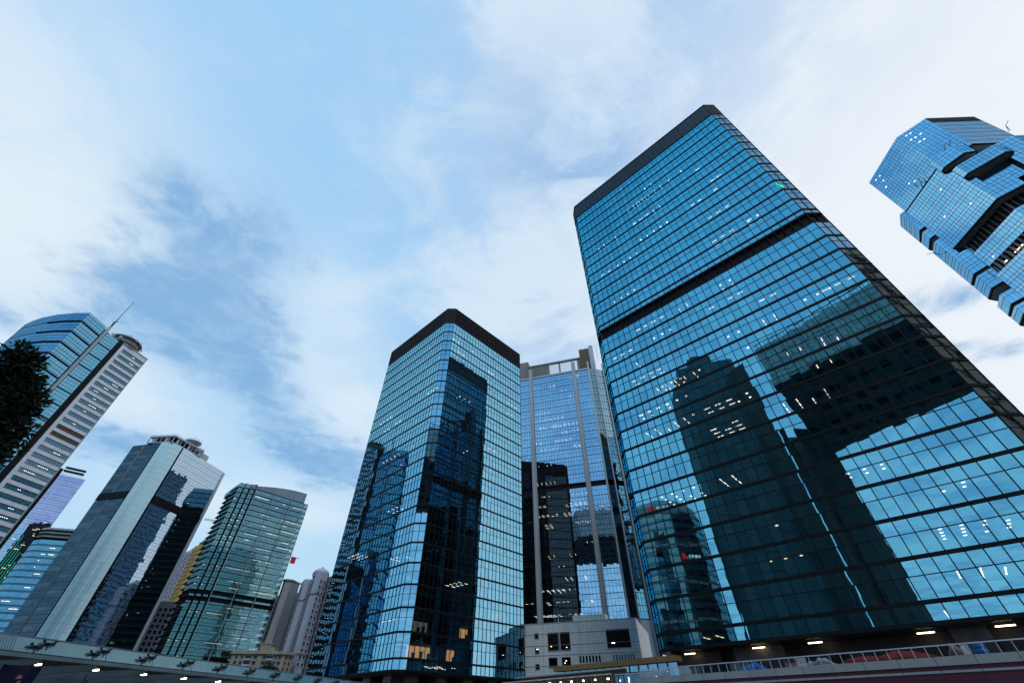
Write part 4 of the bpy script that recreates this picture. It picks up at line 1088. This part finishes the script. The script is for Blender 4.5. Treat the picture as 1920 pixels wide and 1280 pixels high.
def beige_block():
    t = thing('apartment_block', 'small stained beige walk-up block with balconies and a stair tower on its flat roof', 'building', (-146, 302, -1.6))
    p, q = (-161.5, 295.2), (-132.8, 298.5)
    F, l = frame(p, q)
    poly = [p, q, (-129.8, 306), (-160, 309)]
    mb = MB(); mb.prism(poly, -1.6, 29.0, 0); mb.build('wall', M_BEIGE, t)
    mb = MB(); mb.prism(inset(poly, -.9), 29.0, 29.7, 0); mb.prism(inset(poly, -.4), 29.7, 30.5, 0); mb.build('roof_slab', M_BEIGE, t)
    mb = MB(); mb.fbox(F, 14.0, 19.8, 30.5, 34.6, -8, -1, 0); mb.fbox(F, 13.6, 20.2, 33.8, 34.3, -8.2, -.7, 0); mb.fbox(F, 19.8, 22, 30.5, 32.3, -8, -1.4, 0)
    for k_ in (15, 16.2): mb.bar(fpt(F, k_, -2, 34), fpt(F, k_, -2, 36.4), .1, 1, 4)
    mb.build('stair_tower', [M_BEIGE, M_CONC], t)
    for z in (27.0, 24.3, 21.6, 18.9):
        for (k_, w, bal) in ((2.9, 1.6, 0), (6.0, 1.5, 0), (9.4, 3.6, 1), (13.3, 2.0, 0), (18.4, 2.0, 0), (21.4, 3.4, 1), (24.4, 1.4, 0), (27.0, 1.9, 0)):
            mb = MB(); mb.fbox(F, k_ - w / 2, k_ + w / 2, z, z + 1.45, -.02, .05, 0)
            o = mb.build('window', G_WIN, t)
            mb = MB(); mb.fbox(F, k_ - w / 2 - .1, k_ + w / 2 + .1, z + 1.45, z + 1.6, 0, .35 if not bal else .9, 0)
            if bal:
                mb.fbox(F, k_ - w / 2 - .1, k_ + w / 2 + .1, z - .75, z - .05, .1, .8, 1)
            else: mb.fbox(F, k_ - w / 2 - .1, k_ + w / 2 + .1, z - .14, z, 0, .2, 0)
            mb.build('balcony' if bal else 'sill', [M_BEIGE, M_RES], o)
    F2, l2 = frame(q, (-129.8, 306))
    for z in (27.0, 24.3, 21.6):
        for k_ in (1.6, 4.8): mb = MB(); mb.fbox(F2, k_, k_ + .9, z, z + 1.5, -.02, .05, 0); mb.build('window', G_WIN, t)
beige_block()

cr = thing('tower_crane', 'thin lattice crane jib in the gap left of the stepped tower', 'crane', (-250, 430, -1.6))
mb = MB()
A, B = Vector((-331, 450, 158.5)), Vector((-285, 405, 139.8))
A, B = Vector((-318.0, 433.5, 152.7)), Vector((-255.0, 365.0, 126.6))
for k in range(18):
    p, q = A.lerp(B, k / 18), A.lerp(B, (k + 1) / 18); up = Vector((0, 0, 1.5))
    mb.bar(p, q, .12, 0, 4); mb.bar(p + up, q + up, .12, 0, 4); mb.bar(p, q + up, .08, 0, 4); mb.bar(q, q + up, .08, 0, 4)
mb.build('jib', M_CANDK, cr)
mb = MB(); mb.box(-255.8, -254.2, 364.2, 365.8, -1.6, 130, 0); mb.build('mast', M_CANDK, cr)

# ================================================================== terrace on the right
def terrace():
    t = thing('terrace', 'raised terrace edge at lower right with pale coping and maroon panels', 'terrace', (33, 46, -1.6))
    p, q = (15.6, 64.4), (47.0, 30.2)
    F, l = frame(p, q)
    mb = MB(); mb.fbox(F, 0, l, 3.40, 3.98, -.5, .10, 0); mb.build('coping', M_COPE, t)
    mb = MB(); mb.fbox(F, 0, l, 3.10, 3.40, -.5, .02, 0); mb.fbox(F, 0, l, -1.6, 2.94, -.5, .02, 0); mb.build('maroon_panel', M_MAROON, t)
    mb = MB(); mb.fbox(F, 0, l, 2.94, 3.10, -.5, .08, 0); mb.build('string_course', M_COPE, t)
    mb = MB(); mb.prism([fpt(F, 0, -.5, 0)[:2], fpt(F, l, -.5, 0)[:2], (58, 40), (22, 73)], 3.2, 3.6, 0); mb.build('terrace_floor', M_PAVE, t)
    mb = MB(); mb.fbox(F, -.6, 0, -1.6, 4.0, -6, .1, 0); mb.build('end_wall', M_COPE, t)
    return t, F, l
_, TF, TL = terrace()

def balustrade():
    t = thing('glass_balustrade', 'glass balustrade with pale steel posts and handrail along the terrace edge', 'railing', (33, 46, 3.98))
    n = 50; z0, z1 = 3.98, 4.74
    mb = MB(); mb.fbox(TF, 0, TL, z1 - .045, z1 + .035, -.26, -.14, 0); mb.build('handrail', M_RAIL, t)
    pb = MB(); pb.fbox(TF, -.022, .022, z0, z1, -.23, -.17, 0); post = pb.build('post', M_RAIL, t)
    gb = MB(); gb.fbox(TF, .04, TL / n - .04, z0 + .04, z1 - .08, -.205, -.195, 0); gl = gb.build('glass_panel', G_BAL, t)
    base = post.location.copy(); u = Vector((TF[1][0], TF[1][1], 0))
    for k in range(1, n + 1):
        for src in ((post, gl) if k < n else (post,)):
            c = src.copy(); col.objects.link(c); c.parent = t; c.location = src.location + u * (TL * k / n)
balustrade()

def drape(name, label, cat, s0, s1, z, h, d0, d1, mat, seed, group=None):
    """A heap of cloth or sheet: a bumpy mound on the terrace floor."""
    r = random.Random(seed); mb = MB(); nx, ny = 18, 8
    ph = [r.uniform(0, 6) for _ in range(6)]
    def hgt(a, b):
        e = (1 - abs(2 * a - 1) ** 4) * (1 - abs(2 * b - 1) ** 3)
        return h * max(0, e) * (.72 + .16 * math.sin(a * 11 + ph[0]) + .1 * math.sin(a * 23 + b * 7 + ph[1]) + .08 * math.sin(b * 13 + ph[2]))
    P = [[fpt(TF, s0 + (s1 - s0) * i / nx, -(d0 + (d1 - d0) * j / ny), z + hgt(i / nx, j / ny)) for i in range(nx + 1)] for j in range(ny + 1)]
    idx = lambda i, j: j * (nx + 1) + i
    mb.v = [p for row in P for p in row]
    for j in range(ny):
        for i in range(nx): mb.f.append((idx(i, j), idx(i + 1, j), idx(i + 1, j + 1), idx(i, j + 1))); mb.m.append(0)
    o = mb.build(name, mat, None, smooth=True)
    return tag(o, label, cat, group)
def ts(px):  # distance along the terrace edge from a bearing
    pass
def along(x, y): return (x - TF[0][0]) * TF[1][0] + (y - TF[0][1]) * TF[1][1]
zf = 3.92
drape('tarpaulin', 'long crumpled red tarpaulin heaped behind the glass balustrade', 'tarpaulin', along(30.6, 48.6), along(35.9, 42.6), zf, .85, .4, 2.4, M_TARP, 1)
drape('tarpaulin', 'flat dark red tarpaulin lying between the blue tarpaulin and the red heap', 'tarpaulin', along(26.8, 52.4), along(30.4, 48.8), zf, .62, .8, 2.4, M_TARP, 2)
drape('tarpaulin', 'bright blue tarpaulin bundle at the far end of the terrace', 'tarpaulin', along(24.0, 55.6), along(25.9, 53.4), zf, .8, .4, 1.8, M_BLUETARP, 3)
drape('cloth_bundle', 'small pale bundle of cloth in front of the dark red tarpaulin', 'cloth', along(28.4, 50.6), along(30.2, 48.4), zf, .72, .35, 1.2, M_SACK, 4)
drape('cloth_bundle', 'faded pink cloth hung beside the blue barrel', 'cloth', along(35.9, 42.3), along(36.9, 41.2), zf, 1.05, .4, 1.2, M_PINK, 5)
drape('plastic_sack', 'white plastic sacks heaped at the near end of the terrace', 'sack', along(39.2, 38.8), along(41.3, 36.4), zf, 1.0, .3, 1.5, M_SACK, 6)
zf = 3.6
bt = thing('barrel', 'blue plastic barrel standing behind the balustrade', 'barrel', (fpt(TF, along(37.4, 40.7), -1.0, 0)[0], fpt(TF, along(37.4, 40.7), -1.0, 0)[1], zf))
c = fpt(TF, along(37.4, 40.7), -1.0, 0)
mb = MB(); mb.lathe(c, [(0, zf), (.40, zf), (.42, zf + .05), (.46, zf + .35), (.44, zf + .37), (.44, zf + .42), (.46, zf + .44), (.46, zf + .72), (.44, zf + .74), (.44, zf + .79), (.46, zf + .81), (.40, zf + 1.12)], 0, 24); mb.build('body', M_BARREL, bt, smooth=True)
mb = MB(); mb.lathe(c, [(.40, zf + 1.12), (.43, zf + 1.13), (.43, zf + 1.2), (.36, zf + 1.2), (.34, zf + 1.16), (0, zf + 1.16)], 0, 24); mb.build('lid', M_BARREL, bt)

# ================================================================== pavilion and walkway between the towers
def pavilion():
    t = thing('glass_pavilion', 'low glass pavilion with a bronze roof fascia at the foot of the big tower', 'pavilion', (14, 76, -1.6))
    p, q = (6.9, 81.3), (21.0, 66.0); F, l = frame(p, q)
    mb = MB(); mb.fbox(F, -.2, l + .2, 5.72, 6.32, -1.2, .5, 0); mb.build('roof_fascia', M_BRONZE, t)
    n = 14
    for k in range(n):
        mb = MB(); s0, s1 = l * k / n, l * (k + 1) / n
        mb.fbox(F, s0 + .04, s1 - .04, 1.0, 5.68, -.3, -.26, 0); mb.fbox(F, s1 - .04, s1 + .04, .6, 5.7, -.34, -.14, 1)
        mb.build('glass_panel', [glass('pavilion_glass', (.20, .38, .50), (.24, .45, .58), wave=.01) if k == 0 else MATS['pavilion_glass'], M_FRAME], t)
    mb = MB(); mb.fbox(F, 0, l, -1.6, 1.0, -5, -.2, 0); mb.build('base_wall', M_CONC, t)
    r = random.Random(5)
    for k in range(7):
        mb = MB(); s = r.uniform(6, l - 1); mb.fbox(F, s, s + .22, 4.2 + r.uniform(-.4, .5), 4.42 + r.uniform(-.2, .5), -.24, -.2, 0)
        mb.build('spot_light', M_WARM, t)
pavilion()
def walkway():
    t = thing('covered_walkway', 'covered walkway with a row of warm lamps under its pale rail, below the white block', 'walkway', (8, 74, -1.6))
    p, q = (-1.5, 82.8), (12.5, 66.2); F, l = frame(p, q)
    mb = MB(); mb.fbox(F, 0, l, 4.44, 4.54, -.1, .1, 0); mb.build('handrail', M_RAIL, t)
    mb = MB(); mb.fbox(F, 0, l, 3.2, 3.6, -2.8, 0, 0); mb.fbox(F, 0, l, -1.6, 3.2, -2.6, -.2, 1); mb.build('deck', [M_CANST, M_GRANITED], t)
    mb = MB(); n = 26
    for k in range(n + 1): mb.fbox(F, l * k / n - .03, l * k / n + .03, 3.6, 4.44, -.05, .05, 0)
    mb.build('railing_bars', M_BRONZE, t)
    mb = MB(); mb.fbox(F, 0, l, 5.1, 5.25, -3.4, -2.4, 0); mb.fbox(F, 0, l, 3.6, 5.1, -3.3, -3.2, 1); mb.build('back_screen', [M_CANST, M_CANDK], t)
    for k in range(9):
        s = l * (.12 + .1 * k)
        mb = MB(); c = fpt(F, s, -1.4, 4.15); mb.bar((c[0], c[1], 4.06), (c[0], c[1], 4.2), .17, 0, 10, .13); mb.bar((c[0], c[1], 3.6), (c[0], c[1], 4.06), .04, 1, 5); mb.build('lamp', [M_LAMP, M_BLACK], t)
    t2 = thing('railing', 'pale handrail on a low glass screen between the lamp-lit walkway and the terrace', 'railing', (15, 64, -1.6))
    p, q = (13.2, 67.4), (18.6, 61.6); F, l = frame(p, q)
    mb = MB(); mb.fbox(F, 0, l, 4.42, 4.5, -.06, .06, 0); mb.build('handrail', M_RAIL, t2)
    mb = MB(); mb.fbox(F, 0, l, 3.3, 4.4, -.02, .0, 0); mb.build('glass_panel', G_FR, t2)
    mb = MB(); mb.fbox(F, 0, l, -1.6, 3.3, -.5, .1, 0); mb.build('base_wall', M_GRANITED, t2)
    r = random.Random(9)
    for k in range(6):
        mb = MB(); s = l * (k + .5) / 6; mb.fbox(F, s, s + .12, 3.75 + r.uniform(-.2, .3), 3.9 + r.uniform(-.1, .3), .01, .05, 0); mb.build('spot_light', M_WARM, t2)
walkway()
for i, (x, y, h, lab) in enumerate(((9.05, 95.0, 15.2, 'left of two thin white flagpoles before the white tiled block'), (12.2, 95.0, 14.7, 'right of two thin white flagpoles before the white tiled block'))):
    t = thing('flagpole', lab, 'flagpole', (x, y, -1.6), 'flagpoles')
    mb = MB(); mb.bar((x, y, -1.2), (x, y, h), .085, 0, 8, .045); mb.build('pole', M_STEEL, t)
    mb = MB(); mb.bar((x, y, h), (x, y, h + .22), .09, 0, 8, .03); mb.build('finial', M_STEEL, t)
    mb = MB(); mb.bar((x, y, -1.6), (x, y, -1.1), .25, 0, 10, .14); mb.build('base', M_CONC, t)

# ================================================================== footbridge canopy on the left
CP, CQ = (-37.2, 29.8), (-22.3, 90.6)
CF, CL = frame(CP, CQ)      # outward = right-hand side, facing the street
def canopy():
    t = thing('walkway_canopy', 'long walkway canopy at lower left with a tilted frosted glass edge', 'canopy', (-30, 60, -1.6))
    n = 14; zt, zb = 4.62, 3.72
    # tilted glass edge, one panel per bay
    for k in range(n):
        s0, s1 = CL * k / n + .03, CL * (k + 1) / n - .03
        mb = MB(); mb.hexa([fpt(CF, s0, .32, zb), fpt(CF, s1, .32, zb), fpt(CF, s1, .28, zb), fpt(CF, s0, .28, zb)], [fpt(CF, s0, -.18, zt), fpt(CF, s1, -.18, zt), fpt(CF, s1, -.22, zt), fpt(CF, s0, -.22, zt)], 0)
        o = mb.build('glass_panel', G_CANOPY, t)
        if k == 1:
            b2 = MB()
            for j in range(12):
                s = s0 + (s1 - s0) * (j + .3) / 26; b2.hexa([fpt(CF, s, .35, zb), fpt(CF, s + .05, .35, zb), fpt(CF, s + .05, .33, zb), fpt(CF, s, .33, zb)], [fpt(CF, s, -.15, zt), fpt(CF, s + .05, -.15, zt), fpt(CF, s + .05, -.17, zt), fpt(CF, s, -.17, zt)], 0)
            b2.build('printed_lines', M_CANST, o)
    mb = MB(); mb.fbox(CF, 0, CL, zt - .02, zt + .05, -.26, -.14, 0); mb.build('top_trim', M_CANST, t)
    mb = MB(); mb.fbox(CF, 0, CL, zb - .30, zb - .06, -.05, .36, 0); mb.fbox(CF, 0, CL, zb - .06, zb, -.05, .30, 1); mb.build('gutter', [M_CANST, M_BLACK], t)
    mb = MB(); mb.face([fpt(CF, 0, -9, zb + .02), fpt(CF, 0, -.05, zb + .02), fpt(CF, CL, -.05, zb + .02), fpt(CF, CL, -9, zb + .02)], 0); mb.build('roof_sheet', M_CANROOF, t)
    for d in (-.9, -2.6, -4.4, -6.2, -8.0):
        mb = MB(); mb.fbox(CF, 0, CL, zb - .22, zb - .03, d - .12, d, 0); mb.build('purlin', M_CANDK, t)
    for k in range(n + 1):
        s = CL * k / n
        mb = MB(); mb.hexa([fpt(CF, s - .14, -.1, zb - .55), fpt(CF, s + .14, -.1, zb - .55), fpt(CF, s + .14, -9, zb - 1.0), fpt(CF, s - .14, -9, zb - 1.0)][::1], [fpt(CF, s - .14, -.1, zb - .24), fpt(CF, s + .14, -.1, zb - .24), fpt(CF, s + .14, -9, zb - .24), fpt(CF, s - .14, -9, zb - .24)], 0)
        mb.build('rafter', M_STEEL, t)
        if k % 2 == 0:
            mb = MB(); c = fpt(CF, s, -6.5, 0); mb.bar((c[0], c[1], -1.6), (c[0], c[1], zb - .5), .22, 0, 10); mb.build('post', M_CANST, t)
    mb = MB(); mb.fbox(CF, 0, CL, 1.4, zb - .3, -9.3, -9.2, 0); mb.build('back_wall', M_STEEL, t)
    # cast spider brackets carrying the glass, in pairs at each joint
    def spider():
        mb = MB()
        for (ds, dz) in ((-.42, .14), (.42, .14), (-.36, -.05), (.36, -.05)):
            mb.bar((0, 0, 0), (ds * .55, .02, dz * .25), .05, 0, 6); mb.bar((ds * .55, .02, dz * .25), (ds, .06, dz), .05, 0, 6); mb.bar((ds, .0, dz), (ds, .12, dz), .09, 0, 8)
        mb.bar((-.12, 0, 0), (.12, 0, 0), .10, 0, 8); mb.bar((0, 0, 0), (0, .05, -.42), .035, 0, 6)
        return mb
    proto = None
    import mathutils
    rot = math.atan2(CF[1][1], CF[1][0])
    for k in range(1, n + 1):
        for (ds, dz) in ((-.0, .62), (-.80, .36)):
            s = CL * k / n + ds - .3
            d = .36 - .5 * (dz / .9) + .05
            if proto is None:
                mb = spider(); proto = mb.build('spider_bracket', M_BLACK, None); me = proto.data
                ORG_P = ORG[proto]; 
                # re-centre the mesh on its hub so copies can be placed
                for vtx in me.vertices: vtx.co = vtx.co + ORG_P - Vector((0, 0, Z0))
                o = proto
            else:
                o = proto.copy(); col.objects.link(o)
            o.parent = t
            P = Vector(fpt(CF, s, d, zb + dz)) + Vector((0, 0, Z0)) - ORG[t]
            o.location = P; o.rotation_euler = (R(-14), 0, rot); o.scale = (.95, -.95, .95)
        if k < n:
            mb = MB(); s = CL * k / n - .3; mb.bar(fpt(CF, s - 1.5, .22, zb + .26), fpt(CF, s + .7, .02, zb + .84), .022, 0, 5); mb.build('tie_rod', M_BLACK, t)
    return t
canopy()
# lamps under the eave: one built, the rest copied
LS = [(-34.0, 34.3), (-33.1, 37.8), (-32.8, 42.6), (-31.6, 46.4), (-30.6, 50.9), (-29.4, 55.6), (-27.8, 60.4)]
def lamp_proto():
    t = thing('eave_lamp', 'lit tube lamp at the end of a rafter under the walkway canopy', 'lamp', (0, 0, 0), 'tube lamps under the canopy eave')
    mb = MB(); mb.box(-.33, .33, -.07, .07, -.10, 0, 0); mb.build('tube', M_LAMP, t)
    mb = MB(); mb.box(-.36, .36, -.10, .10, 0, .07, 0); mb.box(-.05, .05, -.05, .05, .07, .22, 0); mb.build('housing', M_BLACK, t)
    return t
lp = lamp_proto()
rotc = math.atan2(CF[1][1], CF[1][0])
for k in range(1, 13):
    if k == 1: o = lp
    else:
        o = lp.copy(); col.objects.link(o)
        for ch in lp.children:
            c2 = ch.copy(); col.objects.link(c2); c2.parent = o
    s = CL * k / 14
    p = fpt(CF, s + .1, -.28, 3.72 - .52)
    o.location = (p[0], p[1], p[2] + Z0); o.rotation_euler = (0, 0, rotc + R(78))
# banner
bn = MB(); s = CL * 2 / 14
bn.face([fpt(CF, s - 1.6, -1.0, 3.05), fpt(CF, s + 1.0, -1.0, 3.05), fpt(CF, s + .8, -1.05, .4), fpt(CF, s - 1.5, -1.05, .4)], 0)
bn.face([fpt(CF, s + 1.0, -1.03, 3.05), fpt(CF, s - 1.6, -1.03, 3.05), fpt(CF, s - 1.5, -1.08, .4), fpt(CF, s + .8, -1.08, .4)], 0)
for (a, b, z) in ((-.35, .05, 2.3), (-.15, .15, 2.0), (-.4, -.1, 1.75)): bn.face([fpt(CF, s + a, -.98, z), fpt(CF, s + b, -.98, z + .05), fpt(CF, s + b - .1, -.98, z + .25), fpt(CF, s + a + .05, -.98, z + .22)], 1)
tag(bn.build('banner', [M_NAVY, M_PINK]), 'dark blue cloth banner hanging under the walkway canopy', 'banner')

# ================================================================== trees
def leafy(root, centres, nleaf, size, seed, mat, slim=.32, squash=1.0):
    r = random.Random(seed); mb = MB()
    for (cx, cy, cz, rad) in centres:
        for _ in range(int(nleaf * rad * rad)):
            d = Vector((r.gauss(0, 1), r.gauss(0, 1), r.gauss(0, 1))).normalized() * rad * (r.random() ** .45)
            p = Vector((cx, cy, cz)) + Vector((d.x, d.y, d.z * squash))
            ax = (d.normalized() + Vector((r.uniform(-1, 1), r.uniform(-1, 1), r.uniform(-.6, 1))) * .9).normalized()
            sd = ax.orthogonal().normalized(); sd.rotate(__import__('mathutils').Quaternion(ax, r.uniform(0, 6.28)))
            L = size * r.uniform(.6, 1.4); w = L * slim
            mb.face([p - sd * w * .2, p + ax * L * .5 - sd * w * .5, p + ax * L, p + ax * L * .5 + sd * w * .5], 0)
    return mb.build('crown', mat, root)

def big_tree():
    base = (-30.0, 17.2)
    t = thing('tree', 'dark leafy tree filling the left edge in front of the curved tower', 'tree', (base[0], base[1], -1.6))
    mb = MB(); top = Vector((-29.6, 17.6, 12.2))
    pts = [Vector((base[0], base[1], -1.6)), Vector((-29.9, 17.3, 2.5)), Vector((-29.5, 17.5, 6.5)), Vector((-29.7, 17.6, 9.8)), top]
    for k in range(4): mb.bar(pts[k], pts[k + 1], .42 - .09 * k, 0, 10, .42 - .09 * (k + 1))
    mb.build('trunk', M_TRUNK, t)
    r = random.Random(17); cen = []
    lb = MB()
    for (x, y, z, rad) in ((-28.5, 18.9, 14.0, .85), (-29.2, 17.9, 14.2, .9), (-29.6, 17.2, 12.9, 1.45), (-28.6, 18.5, 12.6, 1.15), (-30.2, 16.2, 13.6, 1.1), (-28.7, 18.4, 11.2, 1.0), (-29.2, 17.6, 10.0, 1.05), (-29.9, 16.9, 11.2, 1.45), (-30.7, 15.7, 12.0, 1.5), (-30.5, 16.0, 9.8, 1.3), (-29.6, 17.2, 9.0, 1.0), (-30.2, 16.4, 8.2, 1.1), (-28.9, 18.2, 10.6, 1.1), (-28.4, 18.9, 13.2, .9), (-27.3, 18.6, 13.2, .8), (-27.5, 18.4, 12.4, 1.0), (-27.1, 19.0, 11.5, .85), (-27.0, 19.0, 10.6, .8), (-27.0, 19.0, 9.8, .7), (-27.9, 17.6, 14.8, .65), (-31.3, 14.9, 13.3, 1.2)):
        cen.append((x, y, z, rad))
        a = pts[3].lerp(pts[2], r.random()); lb.bar(a, (x, y, z), .13, 0, 6, .04)
        for _ in range(9):
            d = Vector((r.gauss(0, 1), r.gauss(0, 1), r.gauss(0, .8))).normalized() * rad * r.uniform(.7, 1.22)
            q = Vector((x, y, z)) + d; cen.append((q.x, q.y, q.z, r.uniform(.28, .55)))
            lb.bar((x, y, z), q, .04, 0, 5, .015)
    lb.build('limbs', M_TRUNK, t)
    leafy(t, cen, 480, .32, 5, M_LEAF, .36)
big_tree()
LTZ = 16.8
def little_tree():
    t = thing('tree', 'small bushy tree in front of the beige walk-up block', 'tree', (-106, 226, -1.6))
    mb = MB(); mb.bar((-106, 226, -1.6), (-105.8, 226, 14), .3, 0, 8, .12); mb.build('trunk', M_TRUNK, t)
    leafy(t, [(-106, 226, LTZ, 2.2), (-103.6, 226.5, LTZ - .8, 1.8), (-108.2, 225.8, LTZ - .9, 1.7), (-101.4, 227, LTZ - 1.8, 1.5), (-110.0, 225.6, LTZ - 1.9, 1.4), (-105.5, 226, LTZ - 2.2, 2.0)], 150, .6, 8, M_LEAF, .5)
little_tree()

# ================================================================== the city behind the viewer, seen in the glass
def mirrored():
    t = thing('office_tower', 'tall plain concrete tower seen mirrored in the big tower', 'building', (-95, -30, -1.6))
    p = [(-96.5, -11.1), (-89.9, -40.8), (-79.5, -44.8)]
    poly = [(-96.5, -11.1), (-128, -22), (-118, -60), (-79.5, -44.8), (-89.9, -40.8)]
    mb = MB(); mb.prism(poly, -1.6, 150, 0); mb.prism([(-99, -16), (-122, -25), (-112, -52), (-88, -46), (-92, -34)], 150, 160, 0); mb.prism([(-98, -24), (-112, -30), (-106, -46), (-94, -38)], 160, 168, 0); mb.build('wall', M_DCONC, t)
    F, l = frame((-79.5, -44.8), (-89.9, -40.8)); mb = MB()
    for k in range(9): mb.fbox(F, l * k / 9 + .2, l * k / 9 + 1.0, -1.6, 150, 0, .5, 0)
    mb.build('ribs', M_DCONC2, t)
    F, l = frame((-89.9, -40.8), (-96.5, -11.1))
    for z in range(6, 148, 8):
        mb = MB(); mb.fbox(F, 0, l, z, z + .6, 0, .1, 0); mb.build('storey_joint', M_DCONC2, t)
    t = thing('office_tower', 'dark tower with overhanging top block, mirrored in the big tower', 'building', (-70, -110, -1.6))
    poly = [(-65.2, -43.6), (-133.2, -117.1), (-62.2, -148.7), (35, -192), (36, -108)]
    mb = MB(); mb.prism(poly, 123.5, 146.5, 0)
    for k in range(14):
        for j in range(5): mb.hexa(*[[(x_, y_, z_) for (x_, y_) in ((-62 + 6.5 * k - 12 * j, -58 - 4 * k - 13 * j), (-58.5 + 6.5 * k - 12 * j, -60.5 - 4 * k - 13 * j), (-56 + 6.5 * k - 12 * j, -56.5 - 4 * k - 13 * j), (-59.5 + 6.5 * k - 12 * j, -54 - 4 * k - 13 * j))] for z_ in (122.9, 123.5)], 1)
    mb.build('top_block', [matte('grey_soffit_panel', (.30, .40, .44), .7, .3, .15), M_DCONC2], t)
    F, l = frame(poly[4], poly[0])
    for k in range(5):
        mb = MB(); mb.fbox(F, 0, l, 124.5 + k * 4.5, 127.3 + k * 4.5, 0, .2, 0)
        for j in range(40): mb.fbox(F, l * j / 40, l * j / 40 + .3, 124.5 + k * 4.5, 127.3 + k * 4.5, .2, .35, 1)
        mb.build('window_band', [G_T, M_DCONC], t)
    mb = MB(); mb.fbox(F, 0, l, 148.9, 149.4, -.5, -.2, 0)
    for j in range(60): mb.fbox(F, l * j / 60, l * j / 60 + .25, 146.5, 149, -.5, -.2, 0)
    mb.build('roof_railing', M_DCONC2, t)
    # shaft in two halves with a pale slot between
    def rf(p):
        nx, ny = -.68605, -.72757; s = (p[0] - 21.52) * nx + (p[1] - 71.37) * ny; return (p[0] - 2 * s * nx, p[1] - 2 * s * ny)
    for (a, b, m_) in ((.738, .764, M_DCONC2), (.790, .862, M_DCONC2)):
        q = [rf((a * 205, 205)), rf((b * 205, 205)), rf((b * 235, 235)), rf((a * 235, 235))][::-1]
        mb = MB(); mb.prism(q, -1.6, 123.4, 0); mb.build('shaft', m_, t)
    q = [rf((.764 * 215, 215)), rf((.790 * 215, 215)), rf((.790 * 225, 225)), rf((.764 * 225, 225))][::-1]
    mb = MB(); mb.prism(q, -1.6, 123.4, 0); mb.build('slot_wall', M_STEEL, t)
    tb = thing('office_tower', 'brown tower with diagonal bracing, mirrored in the right cut corner of the big tower', 'building', (185, -45, -1.6))
    q = [(120, -66), (262, -84), (258, -26), (118, -22)]
    mb = MB(); mb.prism(q, -1.6, 150, 0); mb.build('wall', matte('brown_cladding', (.42, .34, .27), .6, .25, .4), tb)
    f, l = frame(q[2], q[3])
    for k in range(9):
        mb = MB(); z = 6 + 16 * k; mb.fbox(f, 0, l, z, z + 1.2, 0, .5, 0); mb.build('storey_beam', M_CANDK, tb)
        for j in range(9):
            mb = MB(); a = l * j / 9; b = l * (j + 1) / 9
            mb.bar(fpt(f, a, .4, z), fpt(f, (a + b) / 2, .4, z + 16), .35, 0, 5); mb.bar(fpt(f, (a + b) / 2, .4, z + 16), fpt(f, b, .4, z), .35, 0, 5); mb.build('brace', M_CANDK, tb)
    tb = thing('office_tower', 'banded blue-grey tower mirrored in the right side of the pale-cornered tower', 'building', (-46, 340, -1.6))
    q = [(-58, 331), (-44, 320), (-34, 342), (-53, 350)]
    mb = MB(); mb.prism(q, -1.6, 190, 0); mb.build('wall', M_RESD, tb)
    for k in range(46):
        mb = MB(); z = 2 + 4.05 * k
        for (a_, b_) in ((q[3], q[0]), (q[0], q[1])):
            f, l = frame(a_, b_); mb.fbox(f, .3, l - .3, z, z + 2.3, 0, .1, 0)
        mb.build('window_band', G_FR, tb)
    tb = thing('apartment_block', 'long grey block mirrored low in the right side of the pale-cornered tower', 'building', (-10, 395, -1.6))
    q = [(-70, 384), (45, 392), (45, 412), (-70, 404)]
    mb = MB(); mb.prism(q, -1.6, 105, 0); mb.build('wall', M_DCONC, tb)
    for k in range(24):
        mb = MB(); z = 4 + 4.1 * k
        for (a_, b_) in ((q[0], q[1]), (q[3], q[0])):
            f, l = frame(a_, b_); mb.fbox(f, .5, l - .5, z, z + 2.0, 0, .1, 0)
        mb.build('window_band', G_WIN, tb)
    # round tower
    t = thing('office_tower', 'round glass tower with a red sign seen mirrored low in the big tower', 'building', (-145, 0, -1.6))
    c = (-151, -5)
    for k in range(21):
        mb = MB(); z = -1.6 + 4.1 * k; rad = 21
        mb.lathe(c, [(rad, z), (rad, z + 2.8)], 0, 36); mb.lathe(c, [(rad + .4, z + 2.8), (rad + .4, z + 4.1)], 1 if k % 4 else 2, 36); mb.build('window_band', [G_R, G_FR, M_CONC], t)
    mb = MB(); mb.lathe(c, [(21, 84.5), (20, 89), (16, 92.5), (8, 95), (0, 96)], 0, 36); mb.build('roof_dome', M_CANST, t)
    for (a, z) in ((.55, 86.5), (.1, 62)):
        mb = MB()
        d = Vector((math.cos(a), math.sin(a), 0)); tn = Vector((-d.y, d.x, 0)); b = Vector((c[0], c[1], z)) + d * 22.2
        mb.bar(b, b + d * .4, 1.5, 0, 16)
        for j in range(4):
            p = b + tn * -(3.2 + j * 1.9) - d * (.05 + .16 * j * j); mb.face([p + Vector((0, 0, -.8)) - tn * .6, p + Vector((0, 0, -.8)) + tn * .6, p + Vector((0, 0, .8)) + tn * .6, p + Vector((0, 0, .8)) - tn * .6], 1)
        mb.build('sign', [M_RED, M_WLED], t)
mirrored()

# ------------------------------------------------------------------ render settings
scene.render.engine = 'CYCLES'
cy = scene.cycles
cy.max_bounces = 10; cy.diffuse_bounces = 2; cy.glossy_bounces = 5; cy.transmission_bounces = 4; cy.transparent_max_bounces = 12
cy.caustics_reflective = False; cy.caustics_refractive = False
cy.sample_clamp_indirect = 6.0
cy.use_denoising = True
scene.view_settings.view_transform = 'Standard'; scene.view_settings.look = 'None'; scene.view_settings.exposure = 0; scene.view_settings.gamma = 1
